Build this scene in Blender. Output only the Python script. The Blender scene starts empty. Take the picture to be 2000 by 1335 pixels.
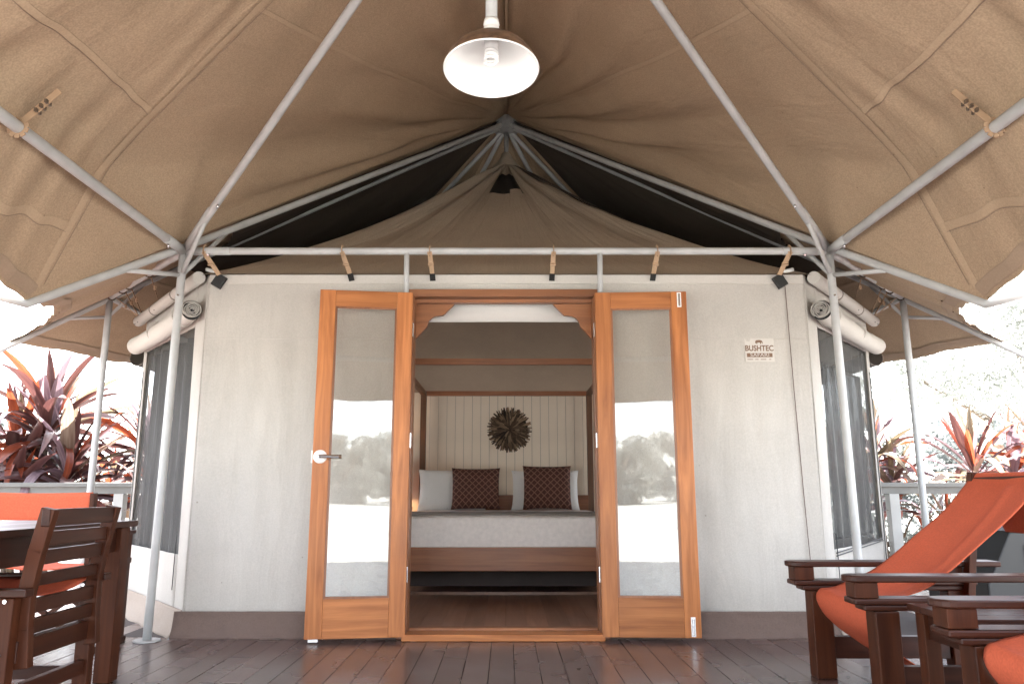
import bpy, math, random
import numpy as np
from mathutils import Vector, Matrix, noise
R = math.radians
random.seed(7)
scene = bpy.context.scene
col = scene.collection

# ------------------------------------------------------------------ camera, sky, sun, exposure
CAM_H, PITCH = 0.86, 11.05
cam_d = bpy.data.cameras.new("camera")
cam = bpy.data.objects.new("camera", cam_d)
col.objects.link(cam)
cam_d.sensor_width = 36.0
cam_d.lens = 27.0
cam_d.shift_x = 0.0055
cam_d.clip_start = 0.05
cam_d.clip_end = 2000
cam.location = (0, 0, CAM_H)
cam.rotation_euler = (R(90 + PITCH), 0, 0)
scene.camera = cam

SUN_EL, SUN_AZ = 60.0, -28.0          # azimuth from +Y (away from the camera), negative = to the left
world = bpy.data.worlds.new("World")
scene.world = world
world.use_nodes = True
wn = world.node_tree.nodes
wl = world.node_tree.links
bgn = wn["Background"]
sky = wn.new("ShaderNodeTexSky")
sky.sky_type = 'NISHITA'
sky.sun_disc = False
sky.sun_elevation = R(SUN_EL)
sky.sun_rotation = R(SUN_AZ)
sky.air_density = 1.0
sky.dust_density = 1.2
sky.ozone_density = 1.0
hazy = wn.new('ShaderNodeHueSaturation'); hazy.inputs['Saturation'].default_value = 0.4   # thin white high haze
wl.new(sky.outputs[0], hazy.inputs['Color'])
wl.new(hazy.outputs[0], bgn.inputs[0])
bgn.inputs[1].default_value = 0.13

sun_d = bpy.data.lights.new("sun", 'SUN')
sun_d.energy = 5.0
sun_d.angle = R(0.6)
sun_d.color = (1.0, 0.975, 0.94)
sun = bpy.data.objects.new("sun", sun_d)
col.objects.link(sun)
sun.location = (-8, 20, 30)
sd = Vector((math.sin(R(SUN_AZ)) * math.cos(R(SUN_EL)), math.cos(R(SUN_AZ)) * math.cos(R(SUN_EL)), math.sin(R(SUN_EL))))
sun.rotation_euler = sd.to_track_quat('Z', 'Y').to_euler()

vs = scene.view_settings
vs.view_transform = 'Standard'
vs.look = 'None'
vs.exposure = 3.57
vs.gamma = 1.0
scene.render.engine = 'CYCLES'
cy = scene.cycles
cy.use_denoising = True
cy.max_bounces = 8
cy.diffuse_bounces = 4
cy.glossy_bounces = 3
cy.transparent_max_bounces = 12
cy.use_adaptive_sampling = True
cy.adaptive_threshold = 0.02
cy.sample_clamp_indirect = 6.0
try:
    cy.denoiser = 'OPENIMAGEDENOISE'
except Exception:
    pass

# ------------------------------------------------------------------ helpers
class MB:
    """Collects simple shapes into one mesh."""
    def __init__(s):
        s.v = []; s.f = []; s.uv = None
    def add(s, vs_, fs_):
        o = len(s.v)
        s.v += [tuple(p) for p in vs_]
        s.f += [tuple(i + o for i in f) for f in fs_]
        return s
    def box(s, c, d, m=None):
        x, y, z = d[0] / 2, d[1] / 2, d[2] / 2
        P = [Vector(p) for p in ((-x,-y,-z),(x,-y,-z),(x,y,-z),(-x,y,-z),(-x,-y,z),(x,-y,z),(x,y,z),(-x,y,z))]
        if m is not None: P = [m @ p for p in P]
        c = Vector(c)
        return s.add([p + c for p in P], [(0,3,2,1),(4,5,6,7),(0,1,5,4),(1,2,6,5),(2,3,7,6),(3,0,4,7)])
    def beam(s, a, b, w, h, up=(0, 0, 1)):
        a, b = Vector(a), Vector(b)
        d = b - a
        L = d.length
        d = d / L
        up = Vector(up)
        if abs(d.dot(up)) > 0.98: up = Vector((0, 1, 0))
        sx = d.cross(up).normalized()
        sz = sx.cross(d).normalized()
        m = Matrix((sx, d, sz)).transposed()
        return s.box((a + b) / 2, (w, L, h), m)
    def tube(s, pts, r, n=12, caps=True, r1=None):
        pts = [Vector(p) for p in pts]
        rings = []
        prev = None
        N = len(pts)
        vs_ = []
        for i, p in enumerate(pts):
            if i == 0: t = pts[1] - p
            elif i == N - 1: t = p - pts[i - 1]
            else: t = (pts[i + 1] - p).normalized() + (p - pts[i - 1]).normalized()
            t = t.normalized()
            if prev is None:
                u = Vector((0, 0, 1)) if abs(t.z) < 0.9 else Vector((1, 0, 0))
                a = t.cross(u).normalized()
            else:
                a = (prev - t * prev.dot(t)).normalized()
            prev = a
            b = t.cross(a)
            rr = r if r1 is None else r + (r1 - r) * i / (N - 1)
            for k in range(n):
                th = 2 * math.pi * k / n
                vs_.append(p + (a * math.cos(th) + b * math.sin(th)) * rr)
        fs_ = []
        for i in range(N - 1):
            for k in range(n):
                k2 = (k + 1) % n
                fs_.append((i * n + k, i * n + k2, (i + 1) * n + k2, (i + 1) * n + k))
        if caps:
            fs_.append(tuple(range(n - 1, -1, -1)))
            fs_.append(tuple((N - 1) * n + k for k in range(n)))
        return s.add(vs_, fs_)
    def lathe(s, prof, c=(0, 0, 0), n=32, m=None):
        vs_ = []; fs_ = []
        c = Vector(c)
        for (r, z) in prof:
            for k in range(n):
                th = 2 * math.pi * k / n
                p = Vector((r * math.cos(th), r * math.sin(th), z))
                if m is not None: p = m @ p
                vs_.append(p + c)
        for i in range(len(prof) - 1):
            for k in range(n):
                k2 = (k + 1) % n
                fs_.append((i * n + k, i * n + k2, (i + 1) * n + k2, (i + 1) * n + k))
        return s.add(vs_, fs_)
    def prism(s, outline, axis_from, axis_to):
        """outline: list of 3D points; extruded by (axis_to - axis_from)."""
        e = Vector(axis_to) - Vector(axis_from)
        n = len(outline)
        A = [Vector(p) for p in outline]
        vs_ = A + [p + e for p in A]
        fs_ = [tuple(range(n - 1, -1, -1)), tuple(n + i for i in range(n))]
        for i in range(n):
            j = (i + 1) % n
            fs_.append((i, j, n + j, n + i))
        return s.add(vs_, fs_)
    def grid(s, fn, nu, nv, uvs=None):
        o = len(s.v)
        uv = []
        for i in range(nu + 1):
            for j in range(nv + 1):
                s.v.append(tuple(fn(i / nu, j / nv)))
                uv.append((i / nu * (uvs[0] if uvs else 1), j / nv * (uvs[1] if uvs else 1)))
        w = nv + 1
        for i in range(nu):
            for j in range(nv):
                s.f.append((o + i * w + j, o + (i + 1) * w + j, o + (i + 1) * w + j + 1, o + i * w + j + 1))
        if uvs: s.uv = uv
        return s
    def mesh(s, name, smooth=False, mat=None):
        me = bpy.data.meshes.new(name)
        me.from_pydata(s.v, [], s.f)
        if s.uv and len(s.uv) == len(s.v):
            l = me.uv_layers.new(name="UVMap")
            idx = np.empty(len(me.loops), dtype=np.int32)
            me.loops.foreach_get("vertex_index", idx)
            l.data.foreach_set("uv", np.array(s.uv, dtype=np.float32)[idx].ravel())
        if smooth:
            me.polygons.foreach_set("use_smooth", [True] * len(me.polygons))
        if mat: me.materials.append(mat)
        me.validate()
        me.update()
        return me
    def build(s, name, mat, parent=None, smooth=False, bevel=0, solid=0):
        me = s.mesh(name, smooth, mat)
        o = bpy.data.objects.new(name, me)
        col.objects.link(o)
        if parent is not None:
            o.parent = parent
            o.matrix_parent_inverse = parent.matrix_basis.inverted()
        if solid:
            md = o.modifiers.new("thickness", 'SOLIDIFY'); md.thickness = solid; md.offset = 0
        if bevel:
            md = o.modifiers.new("bevel", 'BEVEL'); md.width = bevel; md.segments = 2; md.limit_method = 'ANGLE'
            md.angle_limit = R(40)
        return o

def tag(o, label=None, cat=None, group=None, kind=None):
    if label: o["label"] = label
    if cat: o["category"] = cat
    if group: o["group"] = group
    if kind: o["kind"] = kind
    return o
def thing(name, label, cat, loc=(0, 0, 0), group=None, rz=0):
    o = bpy.data.objects.new(name, None)
    o.empty_display_size = 0.1
    col.objects.link(o)
    o.location = loc
    o.rotation_euler = (0, 0, rz)
    o.matrix_basis = Matrix.Translation(Vector(loc)) @ Matrix.Rotation(rz, 4, 'Z')
    return tag(o, label, cat, group)
def smooth_pipe(o):
    me = o.data
    for p in me.polygons: p.use_smooth = len(p.vertices) == 4
    return o

# ------------------------------------------------------------------ materials
def newmat(name):
    m = bpy.data.materials.new(name)
    m.use_nodes = True
    return m, m.node_tree.nodes, m.node_tree.links, m.node_tree.nodes["Principled BSDF"]
def ramp(nodes, stops):
    r = nodes.new("ShaderNodeValToRGB")
    e = r.color_ramp.elements
    while len(e) > 1: e.remove(e[-1])
    e[0].position = stops[0][0]; e[0].color = (*stops[0][1], 1)
    for p, c in stops[1:]:
        x = e.new(p); x.color = (*c, 1)
    return r
def sc(c, k): return tuple(min(1, v * k) for v in c)

def mat_plain(name, c, rough=0.6, metal=0.0, var=0.12, scale=6.0, bump=0.0, bscale=60.0, coat=0.0, spec=0.5):
    m, n, l, b = newmat(name)
    tc = n.new("ShaderNodeTexCoord")
    no = n.new("ShaderNodeTexNoise"); no.inputs["Scale"].default_value = scale; no.inputs["Detail"].default_value = 6
    l.new(tc.outputs["Object"], no.inputs["Vector"])
    r = ramp(n, [(0.3, sc(c, 1 - var)), (0.7, sc(c, 1 + var))])
    l.new(no.outputs["Fac"], r.inputs[0]); l.new(r.outputs[0], b.inputs["Base Color"])
    b.inputs["Roughness"].default_value = rough
    b.inputs["Metallic"].default_value = metal
    b.inputs["Coat Weight"].default_value = coat
    b.inputs["Specular IOR Level"].default_value = spec
    if bump:
        n2 = n.new("ShaderNodeTexNoise"); n2.inputs["Scale"].default_value = bscale; n2.inputs["Detail"].default_value = 4
        l.new(tc.outputs["Object"], n2.inputs["Vector"])
        bp = n.new("ShaderNodeBump"); bp.inputs["Strength"].default_value = bump; bp.inputs["Distance"].default_value = 0.004
        l.new(n2.outputs["Fac"], bp.inputs["Height"]); l.new(bp.outputs[0], b.inputs["Normal"])
    return m

def mat_wood(name, c1, c2, axis='Z', rough=0.4, scale=1.0, coat=0.0, wear=0.0, bump=0.15, spec=0.5):
    """Grain stretched along one axis of the object."""
    m, n, l, b = newmat(name)
    tc = n.new("ShaderNodeTexCoord")
    oi = n.new("ShaderNodeObjectInfo")
    addv = n.new("ShaderNodeVectorMath"); addv.operation = 'ADD'
    comb = n.new("ShaderNodeVectorMath"); comb.operation = 'SCALE'
    comb.inputs[0].default_value = (13.7, 7.3, 9.1)
    l.new(oi.outputs["Random"], comb.inputs["Scale"])
    l.new(tc.outputs["Object"], addv.inputs[0]); l.new(comb.outputs[0], addv.inputs[1])
    mp = n.new("ShaderNodeMapping")
    k = 26.0 * scale; s0 = 1.6 * scale
    mp.inputs["Scale"].default_value = {'X': (s0, k, k), 'Y': (k, s0, k), 'Z': (k, k, s0)}[axis]
    l.new(addv.outputs[0], mp.inputs["Vector"])
    no = n.new("ShaderNodeTexNoise"); no.inputs["Scale"].default_value = 1.0; no.inputs["Detail"].default_value = 8
    no.inputs["Roughness"].default_value = 0.62; no.inputs["Distortion"].default_value = 0.6
    l.new(mp.outputs[0], no.inputs["Vector"])
    r = ramp(n, [(0.28, c1), (0.5, sc([(a + d) / 2 for a, d in zip(c1, c2)], 1.0)), (0.72, c2)])
    l.new(no.outputs["Fac"], r.inputs[0])
    # slow tone change + per-piece tone
    n2 = n.new("ShaderNodeTexNoise"); n2.inputs["Scale"].default_value = 2.2; n2.inputs["Detail"].default_value = 3
    l.new(addv.outputs[0], n2.inputs["Vector"])
    mx = n.new("ShaderNodeMix"); mx.data_type = 'RGBA'; mx.blend_type = 'MULTIPLY'
    mx.inputs[0].default_value = 0.45
    r2 = ramp(n, [(0.3, (0.6, 0.6, 0.6)), (0.7, (1, 1, 1))])
    l.new(n2.outputs["Fac"], r2.inputs[0])
    l.new(r.outputs[0], mx.inputs[6]); l.new(r2.outputs[0], mx.inputs[7])
    hs = n.new("ShaderNodeHueSaturation")
    mr = n.new("ShaderNodeMapRange"); mr.inputs[3].default_value = 0.86; mr.inputs[4].default_value = 1.14
    l.new(oi.outputs["Random"], mr.inputs[0]); l.new(mr.outputs[0], hs.inputs["Value"])
    l.new(mx.outputs[2], hs.inputs["Color"]); l.new(hs.outputs[0], b.inputs["Base Color"])
    rr = n.new("ShaderNodeMapRange"); rr.inputs[3].default_value = max(0.05, rough - 0.1); rr.inputs[4].default_value = rough + 0.14
    l.new(n2.outputs["Fac"], rr.inputs[0]); l.new(rr.outputs[0], b.inputs["Roughness"])
    b.inputs["Coat Weight"].default_value = coat
    b.inputs["Coat Roughness"].default_value = 0.2
    b.inputs["Specular IOR Level"].default_value = spec
    bp = n.new("ShaderNodeBump"); bp.inputs["Strength"].default_value = bump; bp.inputs["Distance"].default_value = 0.002
    l.new(no.outputs["Fac"], bp.inputs["Height"]); l.new(bp.outputs[0], b.inputs["Normal"])
    return m

def mat_canvas(name, c, weave=520.0, wr=0.35, streak=(1.2, 14.0), var=0.1, stain=0.12, transl=0.0, use_uv=True):
    """Woven canvas: weave, soft creases and faint stains."""
    m, n, l, b = newmat(name)
    tc = n.new("ShaderNodeTexCoord")
    src = tc.outputs["UV"] if use_uv else tc.outputs["Object"]
    # tone
    n1 = n.new("ShaderNodeTexNoise"); n1.inputs["Scale"].default_value = 1.3; n1.inputs["Detail"].default_value = 7; n1.inputs["Roughness"].default_value = 0.6
    l.new(tc.outputs["Object"], n1.inputs["Vector"])
    r = ramp(n, [(0.3, sc(c, 1 - var)), (0.7, sc(c, 1 + var * 0.6))])
    l.new(n1.outputs["Fac"], r.inputs[0])
    n3 = n.new("ShaderNodeTexNoise"); n3.inputs["Scale"].default_value = 115.0; n3.inputs["Detail"].default_value = 3
    l.new(tc.outputs["Object"], n3.inputs["Vector"])
    r3 = ramp(n, [(0.35, (1 - stain,) * 3), (0.65, (1, 1, 1))])
    l.new(n3.outputs["Fac"], r3.inputs[0])
    mx = n.new("ShaderNodeMix"); mx.data_type = 'RGBA'; mx.blend_type = 'MULTIPLY'; mx.inputs[0].default_value = 1.0
    l.new(r.outputs[0], mx.inputs[6]); l.new(r3.outputs[0], mx.inputs[7])
    # sparse specks of dirt
    vo = n.new("ShaderNodeTexVoronoi"); vo.inputs["Scale"].default_value = 5.0
    l.new(tc.outputs["Object"], vo.inputs["Vector"])
    r4 = ramp(n, [(0.018, (0.35, 0.3, 0.25)), (0.034, (1, 1, 1))])
    l.new(vo.outputs["Distance"], r4.inputs[0])
    mx2 = n.new("ShaderNodeMix"); mx2.data_type = 'RGBA'; mx2.blend_type = 'MULTIPLY'; mx2.inputs[0].default_value = 0.6
    l.new(mx.outputs[2], mx2.inputs[6]); l.new(r4.outputs[0], mx2.inputs[7])
    l.new(mx2.outputs[2], b.inputs["Base Color"])
    b.inputs["Roughness"].default_value = 0.85
    b.inputs["Specular IOR Level"].default_value = 0.2
    mp = n.new("ShaderNodeMapping"); mp.inputs["Scale"].default_value = (streak[0], streak[1], 1.0)
    l.new(src, mp.inputs["Vector"])
    n2 = n.new("ShaderNodeTexNoise"); n2.inputs["Scale"].default_value = 1.0; n2.inputs["Detail"].default_value = 4; n2.inputs["Distortion"].default_value = 0.5
    l.new(mp.outputs[0], n2.inputs["Vector"])
    bp = n.new("ShaderNodeBump"); bp.inputs["Strength"].default_value = wr; bp.inputs["Distance"].default_value = 0.03
    l.new(n2.outputs["Fac"], bp.inputs["Height"])
    bp2 = n.new("ShaderNodeBump"); bp2.inputs["Strength"].default_value = 0.15; bp2.inputs["Distance"].default_value = 0.002
    l.new(n3.outputs["Fac"], bp2.inputs["Height"]); l.new(bp.outputs[0], bp2.inputs["Normal"])
    l.new(bp2.outputs[0], b.inputs["Normal"])
    if transl:
        t = n.new("ShaderNodeBsdfTranslucent")
        l.new(mx2.outputs[2], t.inputs[0])
        ms = n.new("ShaderNodeMixShader"); ms.inputs[0].default_value = transl
        l.new(b.outputs[0], ms.inputs[1]); l.new(t.outputs[0], ms.inputs[2])
        l.new(ms.outputs[0], n["Material Output"].inputs[0])
    return m

def mat_glass(name, tint=(0.8, 0.82, 0.8), base=0.06):
    m, n, l, b = newmat(name)
    n.remove(b)
    tr = n.new("ShaderNodeBsdfTransparent"); tr.inputs[0].default_value = (*tint, 1)
    gl = n.new("ShaderNodeBsdfGlossy"); gl.inputs["Roughness"].default_value = 0.02; gl.inputs[0].default_value = (1, 1, 1, 1)
    lw = n.new("ShaderNodeLayerWeight"); lw.inputs[0].default_value = 0.5
    pw = n.new("ShaderNodeMath"); pw.operation = 'POWER'; pw.inputs[1].default_value = 5
    l.new(lw.outputs["Facing"], pw.inputs[0])
    ma = n.new("ShaderNodeMath"); ma.operation = 'MULTIPLY_ADD'; ma.inputs[1].default_value = 1 - base; ma.inputs[2].default_value = base
    l.new(pw.outputs[0], ma.inputs[0])
    # faint ripple of old glass and smears
    tc = n.new("ShaderNodeTexCoord")
    no = n.new("ShaderNodeTexNoise"); no.inputs["Scale"].default_value = 1.6; no.inputs["Detail"].default_value = 1
    l.new(tc.outputs["Object"], no.inputs["Vector"])
    bp = n.new("ShaderNodeBump"); bp.inputs["Strength"].default_value = 0.08; bp.inputs["Distance"].default_value = 0.01
    l.new(no.outputs["Fac"], bp.inputs["Height"]); l.new(bp.outputs[0], gl.inputs["Normal"])
    ms = n.new("ShaderNodeMixShader")
    l.new(ma.outputs[0], ms.inputs[0]); l.new(tr.outputs[0], ms.inputs[1]); l.new(gl.outputs[0], ms.inputs[2])
    l.new(ms.outputs[0], n["Material Output"].inputs[0])
    return m

def mat_mesh(name, c, open_=0.35, scale=900.0):
    """Insect mesh: threads with gaps."""
    m, n, l, b = newmat(name)
    b.inputs["Roughness"].default_value = 0.8
    tc = n.new("ShaderNodeTexCoord")
    no = n.new("ShaderNodeTexNoise"); no.inputs["Scale"].default_value = 1.0; no.inputs["Detail"].default_value = 5
    mp = n.new("ShaderNodeMapping"); mp.inputs["Scale"].default_value = (60, 60, 3.0)
    l.new(tc.outputs["Object"], mp.inputs["Vector"]); l.new(mp.outputs[0], no.inputs["Vector"])
    r = ramp(n, [(0.3, sc(c, 0.55)), (0.7, sc(c, 1.5))])
    l.new(no.outputs["Fac"], r.inputs[0]); l.new(r.outputs[0], b.inputs["Base Color"])
    tr = n.new("ShaderNodeBsdfTransparent")
    ms = n.new("ShaderNodeMixShader"); ms.inputs[0].default_value = 1 - open_
    l.new(tr.outputs[0], ms.inputs[1]); l.new(b.outputs[0], ms.inputs[2])
    l.new(ms.outputs[0], n["Material Output"].inputs[0])
    return m

def mat_leaf(name, c, c2, transl=0.4, rough=0.35):
    m, n, l, b = newmat(name)
    tc = n.new("ShaderNodeTexCoord")
    mp = n.new("ShaderNodeMapping"); mp.inputs["Scale"].default_value = (2.0, 30.0, 1.0)
    l.new(tc.outputs["Object"], mp.inputs["Vector"])
    no = n.new("ShaderNodeTexNoise"); no.inputs["Scale"].default_value = 1.4; no.inputs["Detail"].default_value = 4
    l.new(mp.outputs[0], no.inputs["Vector"])
    r = ramp(n, [(0.35, c), (0.65, c2)])
    l.new(no.outputs["Fac"], r.inputs[0])
    hs = n.new("ShaderNodeHueSaturation")
    oi = n.new("ShaderNodeObjectInfo")
    mr = n.new("ShaderNodeMapRange"); mr.inputs[3].default_value = 0.65; mr.inputs[4].default_value = 1.35
    l.new(oi.outputs["Random"], mr.inputs[0]); l.new(mr.outputs[0], hs.inputs["Value"])
    l.new(r.outputs[0], hs.inputs["Color"])
    l.new(hs.outputs[0], b.inputs["Base Color"])
    b.inputs["Roughness"].default_value = rough
    t = n.new("ShaderNodeBsdfTranslucent"); l.new(hs.outputs[0], t.inputs[0])
    ms = n.new("ShaderNodeMixShader"); ms.inputs[0].default_value = transl
    l.new(b.outputs[0], ms.inputs[1]); l.new(t.outputs[0], ms.inputs[2])
    l.new(ms.outputs[0], n["Material Output"].inputs[0])
    return m

M = {}
M['fly'] = mat_canvas("fly_canvas", (0.46, 0.335, 0.225), wr=0.6, streak=(1.9, 3.2), stain=0.24)
M['fly_seam'] = mat_canvas("fly_seam_canvas", (0.47, 0.345, 0.233), wr=0.1, use_uv=False)
M['fly_thread'] = mat_plain('dark_thread', (0.26, 0.19, 0.14), rough=0.9)
M['shade'] = mat_canvas('painted_gap_shade', (0.09, 0.07, 0.054), wr=0.3)  # shade of the roof gap, painted as a sheet colour
M['fly_hem'] = mat_canvas("fly_hem_canvas", (0.38, 0.28, 0.20), wr=0.1, use_uv=False)
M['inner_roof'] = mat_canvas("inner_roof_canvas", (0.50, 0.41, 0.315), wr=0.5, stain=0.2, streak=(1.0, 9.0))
M['inner_roof_dark'] = mat_canvas('shade_darkened_roof_canvas', (0.13, 0.10, 0.075), wr=0.3)  # side facets darkened in colour to keep the gap under the fly dim
M['liner'] = mat_canvas("liner_canvas", (0.47, 0.385, 0.30), wr=0.12, streak=(2.0, 4.0))
M['wall'] = mat_canvas("wall_canvas", (0.515, 0.482, 0.442), wr=0.6, streak=(5.0, 1.0), var=0.13, stain=0.09, transl=0.08)
M['wall_plain'] = mat_canvas("wall_canvas_trim", (0.52, 0.49, 0.45), wr=0.15, var=0.06, stain=0.06, use_uv=False)
M['skirt'] = mat_canvas("skirt_canvas", (0.15, 0.105, 0.088), wr=0.5, streak=(5, 2), use_uv=False)
M['skirt_lit'] = mat_canvas("skirt_canvas_lit", (0.33, 0.27, 0.225), wr=0.5, streak=(5, 2), use_uv=False)  # lit copy of the skirt colour, brighter side light painted in
M['orange'] = mat_canvas("orange_canvas", (0.53, 0.108, 0.052), wr=0.2, streak=(2, 3), var=0.12, stain=0.15, use_uv=False)
M['pole'] = mat_plain("galvanised_paint", (0.42, 0.42, 0.415), rough=0.42, var=0.1, scale=9, bump=0.08, bscale=80)
M['pole_dark'] = mat_plain("dark_galvanised", (0.30, 0.30, 0.295), rough=0.5, metal=0.2, var=0.15, scale=10)  # darker tone for the apex hub and king pole
M['chrome'] = mat_plain("satin_steel", (0.62, 0.62, 0.63), rough=0.25, metal=1.0, var=0.05)
M['door_z'] = mat_wood("door_wood_upright", (0.24, 0.074, 0.020), (0.51, 0.192, 0.063), 'Z', rough=0.38, coat=0.0, spec=0.35)
M['door_x'] = mat_wood("door_wood_cross", (0.24, 0.074, 0.020), (0.51, 0.192, 0.063), 'X', rough=0.38, coat=0.0, spec=0.35)
M['frame_z'] = mat_wood("frame_wood_upright", (0.16, 0.055, 0.02), (0.28, 0.11, 0.045), 'Z', rough=0.4, coat=0.15)
M['frame_x'] = mat_wood("frame_wood_cross", (0.19, 0.065, 0.022), (0.33, 0.13, 0.05), 'X', rough=0.4, coat=0.15)
M['bed_x'] = mat_wood("bed_wood_cross", (0.23, 0.078, 0.032), (0.42, 0.165, 0.07), 'X', rough=0.45, coat=0.0)
M['bed_y'] = mat_wood("bed_wood_long", (0.13, 0.055, 0.025), (0.22, 0.10, 0.05), 'Y', rough=0.45)
M['bed_z'] = mat_wood("bed_wood_upright", (0.13, 0.055, 0.025), (0.22, 0.10, 0.05), 'Z', rough=0.45)
M['dark_x'] = mat_wood("dark_wood_x", (0.024, 0.007, 0.004), (0.060, 0.018, 0.009), 'X', rough=0.36, spec=0.22)
M['dark_y'] = mat_wood("dark_wood_y", (0.024, 0.007, 0.004), (0.060, 0.018, 0.009), 'Y', rough=0.36, spec=0.22)
M['dark_z'] = mat_wood("dark_wood_z", (0.032, 0.0085, 0.004), (0.085, 0.025, 0.010), 'Z', rough=0.40, spec=0.16)
M['deck'] = mat_wood("deck_paint", (0.092, 0.060, 0.054), (0.150, 0.102, 0.093), 'Y', rough=0.24, scale=0.6, bump=0.10)
M['floor'] = mat_wood("floor_wood", (0.20, 0.095, 0.055), (0.33, 0.17, 0.105), 'Y', rough=0.4, scale=0.7)
M['deck_gap'] = mat_plain("deck_joist", (0.05, 0.037, 0.033), rough=0.9)
M['glass'] = mat_glass("door_glass", tint=(0.97, 0.97, 0.96), base=0.068)
M['plastic'] = mat_glass("clear_plastic", tint=(0.25, 0.25, 0.25), base=0.035)
M['netting'] = mat_mesh("window_mesh", (0.05, 0.048, 0.046), open_=0.28)
M['netting_dark'] = mat_mesh("window_mesh_dark", (0.07, 0.07, 0.07), open_=0.12)
M['added_netting_open'] = mat_mesh("fill_light_window_mesh", (0.16, 0.155, 0.15), open_=0.9)
M['curtain'] = mat_canvas("grey_curtain", (0.10, 0.095, 0.09), wr=0.4, streak=(8, 1), use_uv=False)
M['black'] = mat_plain("black_webbing", (0.012, 0.012, 0.012), rough=0.5)
M['strap'] = mat_plain("tan_webbing", (0.40, 0.27, 0.17), rough=0.8, bump=0.2, bscale=300)
M['buckle'] = mat_plain("buckle_plastic", (0.10, 0.07, 0.05), rough=0.35)
M['white'] = mat_plain("white_paint", (0.80, 0.80, 0.79), rough=0.35, var=0.02)
M['enamel_white'] = mat_plain("white_enamel", (0.86, 0.855, 0.84), rough=0.2, var=0.015)
M['rust'] = mat_plain("aged_brown_enamel", (0.13, 0.075, 0.045), rough=0.42, var=0.45, scale=40, bump=0.2)
M['linen'] = mat_canvas("white_linen", (0.86, 0.85, 0.84), wr=0.35, streak=(4, 4), var=0.03, stain=0.03, use_uv=False)
M['coverlet'] = mat_plain("woven_coverlet", (0.84, 0.77, 0.73), rough=0.9, var=0.06, scale=30, bump=0.9, bscale=95)
M['throw'] = mat_plain("taupe_blanket", (0.235, 0.205, 0.18), rough=0.95, var=0.1, scale=30, bump=0.5, bscale=120)
M['panel'] = mat_plain("cream_board_paint", (0.88, 0.76, 0.63), rough=0.6, var=0.05, scale=3)
M['ivory'] = mat_canvas("ivory_valance", (0.72, 0.68, 0.65), wr=0.06, var=0.02, stain=0.02, use_uv=False, transl=0.25)
M['lampshade'] = mat_canvas("brown_shade", (0.30, 0.16, 0.08), wr=0.05, use_uv=False, transl=0.5)
M['rail'] = mat_plain("grey_rail_paint", (0.135, 0.13, 0.12), rough=0.5, var=0.1)
M['rail_pale'] = mat_plain("pale_post_paint", (0.36, 0.355, 0.34), rough=0.5, var=0.05)
M['box_blue'] = mat_plain("pale_blue_lid", (0.33, 0.37, 0.43), rough=0.25, var=0.05)
M['bark'] = mat_plain("bark", (0.16, 0.12, 0.09), rough=0.9, var=0.3, scale=20, bump=0.6)
M['print'] = mat_plain("brown_print", (0.17, 0.10, 0.065), rough=0.8)
M['patch'] = mat_plain("label_patch", (0.52, 0.485, 0.445), rough=0.85, var=0.03)

# cushion with a small diamond weave
def mat_cushion():
    m, n, l, b = newmat("diamond_weave")
    tc = n.new("ShaderNodeTexCoord")
    mp = n.new("ShaderNodeMapping"); mp.inputs["Rotation"].default_value = (0, R(45), 0); mp.inputs["Scale"].default_value = (22, 22, 22)
    l.new(tc.outputs["Object"], mp.inputs["Vector"])
    sep = n.new("ShaderNodeSeparateXYZ"); l.new(mp.outputs[0], sep.inputs[0])
    outs = []
    for ax in ("X", "Z"):
        f = n.new("ShaderNodeMath"); f.operation = 'FRACT'; l.new(sep.outputs[ax], f.inputs[0])
        s = n.new("ShaderNodeMath"); s.operation = 'SUBTRACT'; s.inputs[1].default_value = 0.5; l.new(f.outputs[0], s.inputs[0])
        a = n.new("ShaderNodeMath"); a.operation = 'ABSOLUTE'; l.new(s.outputs[0], a.inputs[0])
        outs.append(a)
    mxn = n.new("ShaderNodeMath"); mxn.operation = 'MAXIMUM'
    l.new(outs[0].outputs[0], mxn.inputs[0]); l.new(outs[1].outputs[0], mxn.inputs[1])
    r = ramp(n, [(0.0, (0.19, 0.085, 0.06)), (0.12, (0.055, 0.018, 0.014)), (0.22, (0.06, 0.02, 0.016)), (0.25, (0.12, 0.045, 0.033)), (0.36, (0.075, 0.026, 0.02)), (0.40, (0.075, 0.026, 0.02)), (0.43, (0.25, 0.125, 0.09)), (0.5, (0.27, 0.14, 0.10))])
    l.new(mxn.outputs[0], r.inputs[0]); l.new(r.outputs[0], b.inputs["Base Color"])
    b.inputs["Roughness"].default_value = 0.9
    return m
M['cushion'] = mat_cushion()

def mat_lawn():
    m, n, l, b = newmat("lawn")
    tc = n.new("ShaderNodeTexCoord")
    no = n.new("ShaderNodeTexNoise"); no.inputs["Scale"].default_value = 0.35; no.inputs["Detail"].default_value = 9; no.inputs["Roughness"].default_value = 0.7
    l.new(tc.outputs["Object"], no.inputs["Vector"])
    r = ramp(n, [(0.3, (0.27, 0.27, 0.245)), (0.55, (0.355, 0.355, 0.33)), (0.75, (0.42, 0.415, 0.395))])
    l.new(no.outputs["Fac"], r.inputs[0]); l.new(r.outputs[0], b.inputs["Base Color"])
    b.inputs["Roughness"].default_value = 0.95
    n2 = n.new("ShaderNodeTexNoise"); n2.inputs["Scale"].default_value = 25; n2.inputs["Detail"].default_value = 5
    l.new(tc.outputs["Object"], n2.inputs["Vector"])
    bp = n.new("ShaderNodeBump"); bp.inputs["Strength"].default_value = 0.8; bp.inputs["Distance"].default_value = 0.03
    l.new(n2.outputs["Fac"], bp.inputs["Height"]); l.new(bp.outputs[0], b.inputs["Normal"])
    return m
M['lawn'] = mat_lawn()
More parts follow.
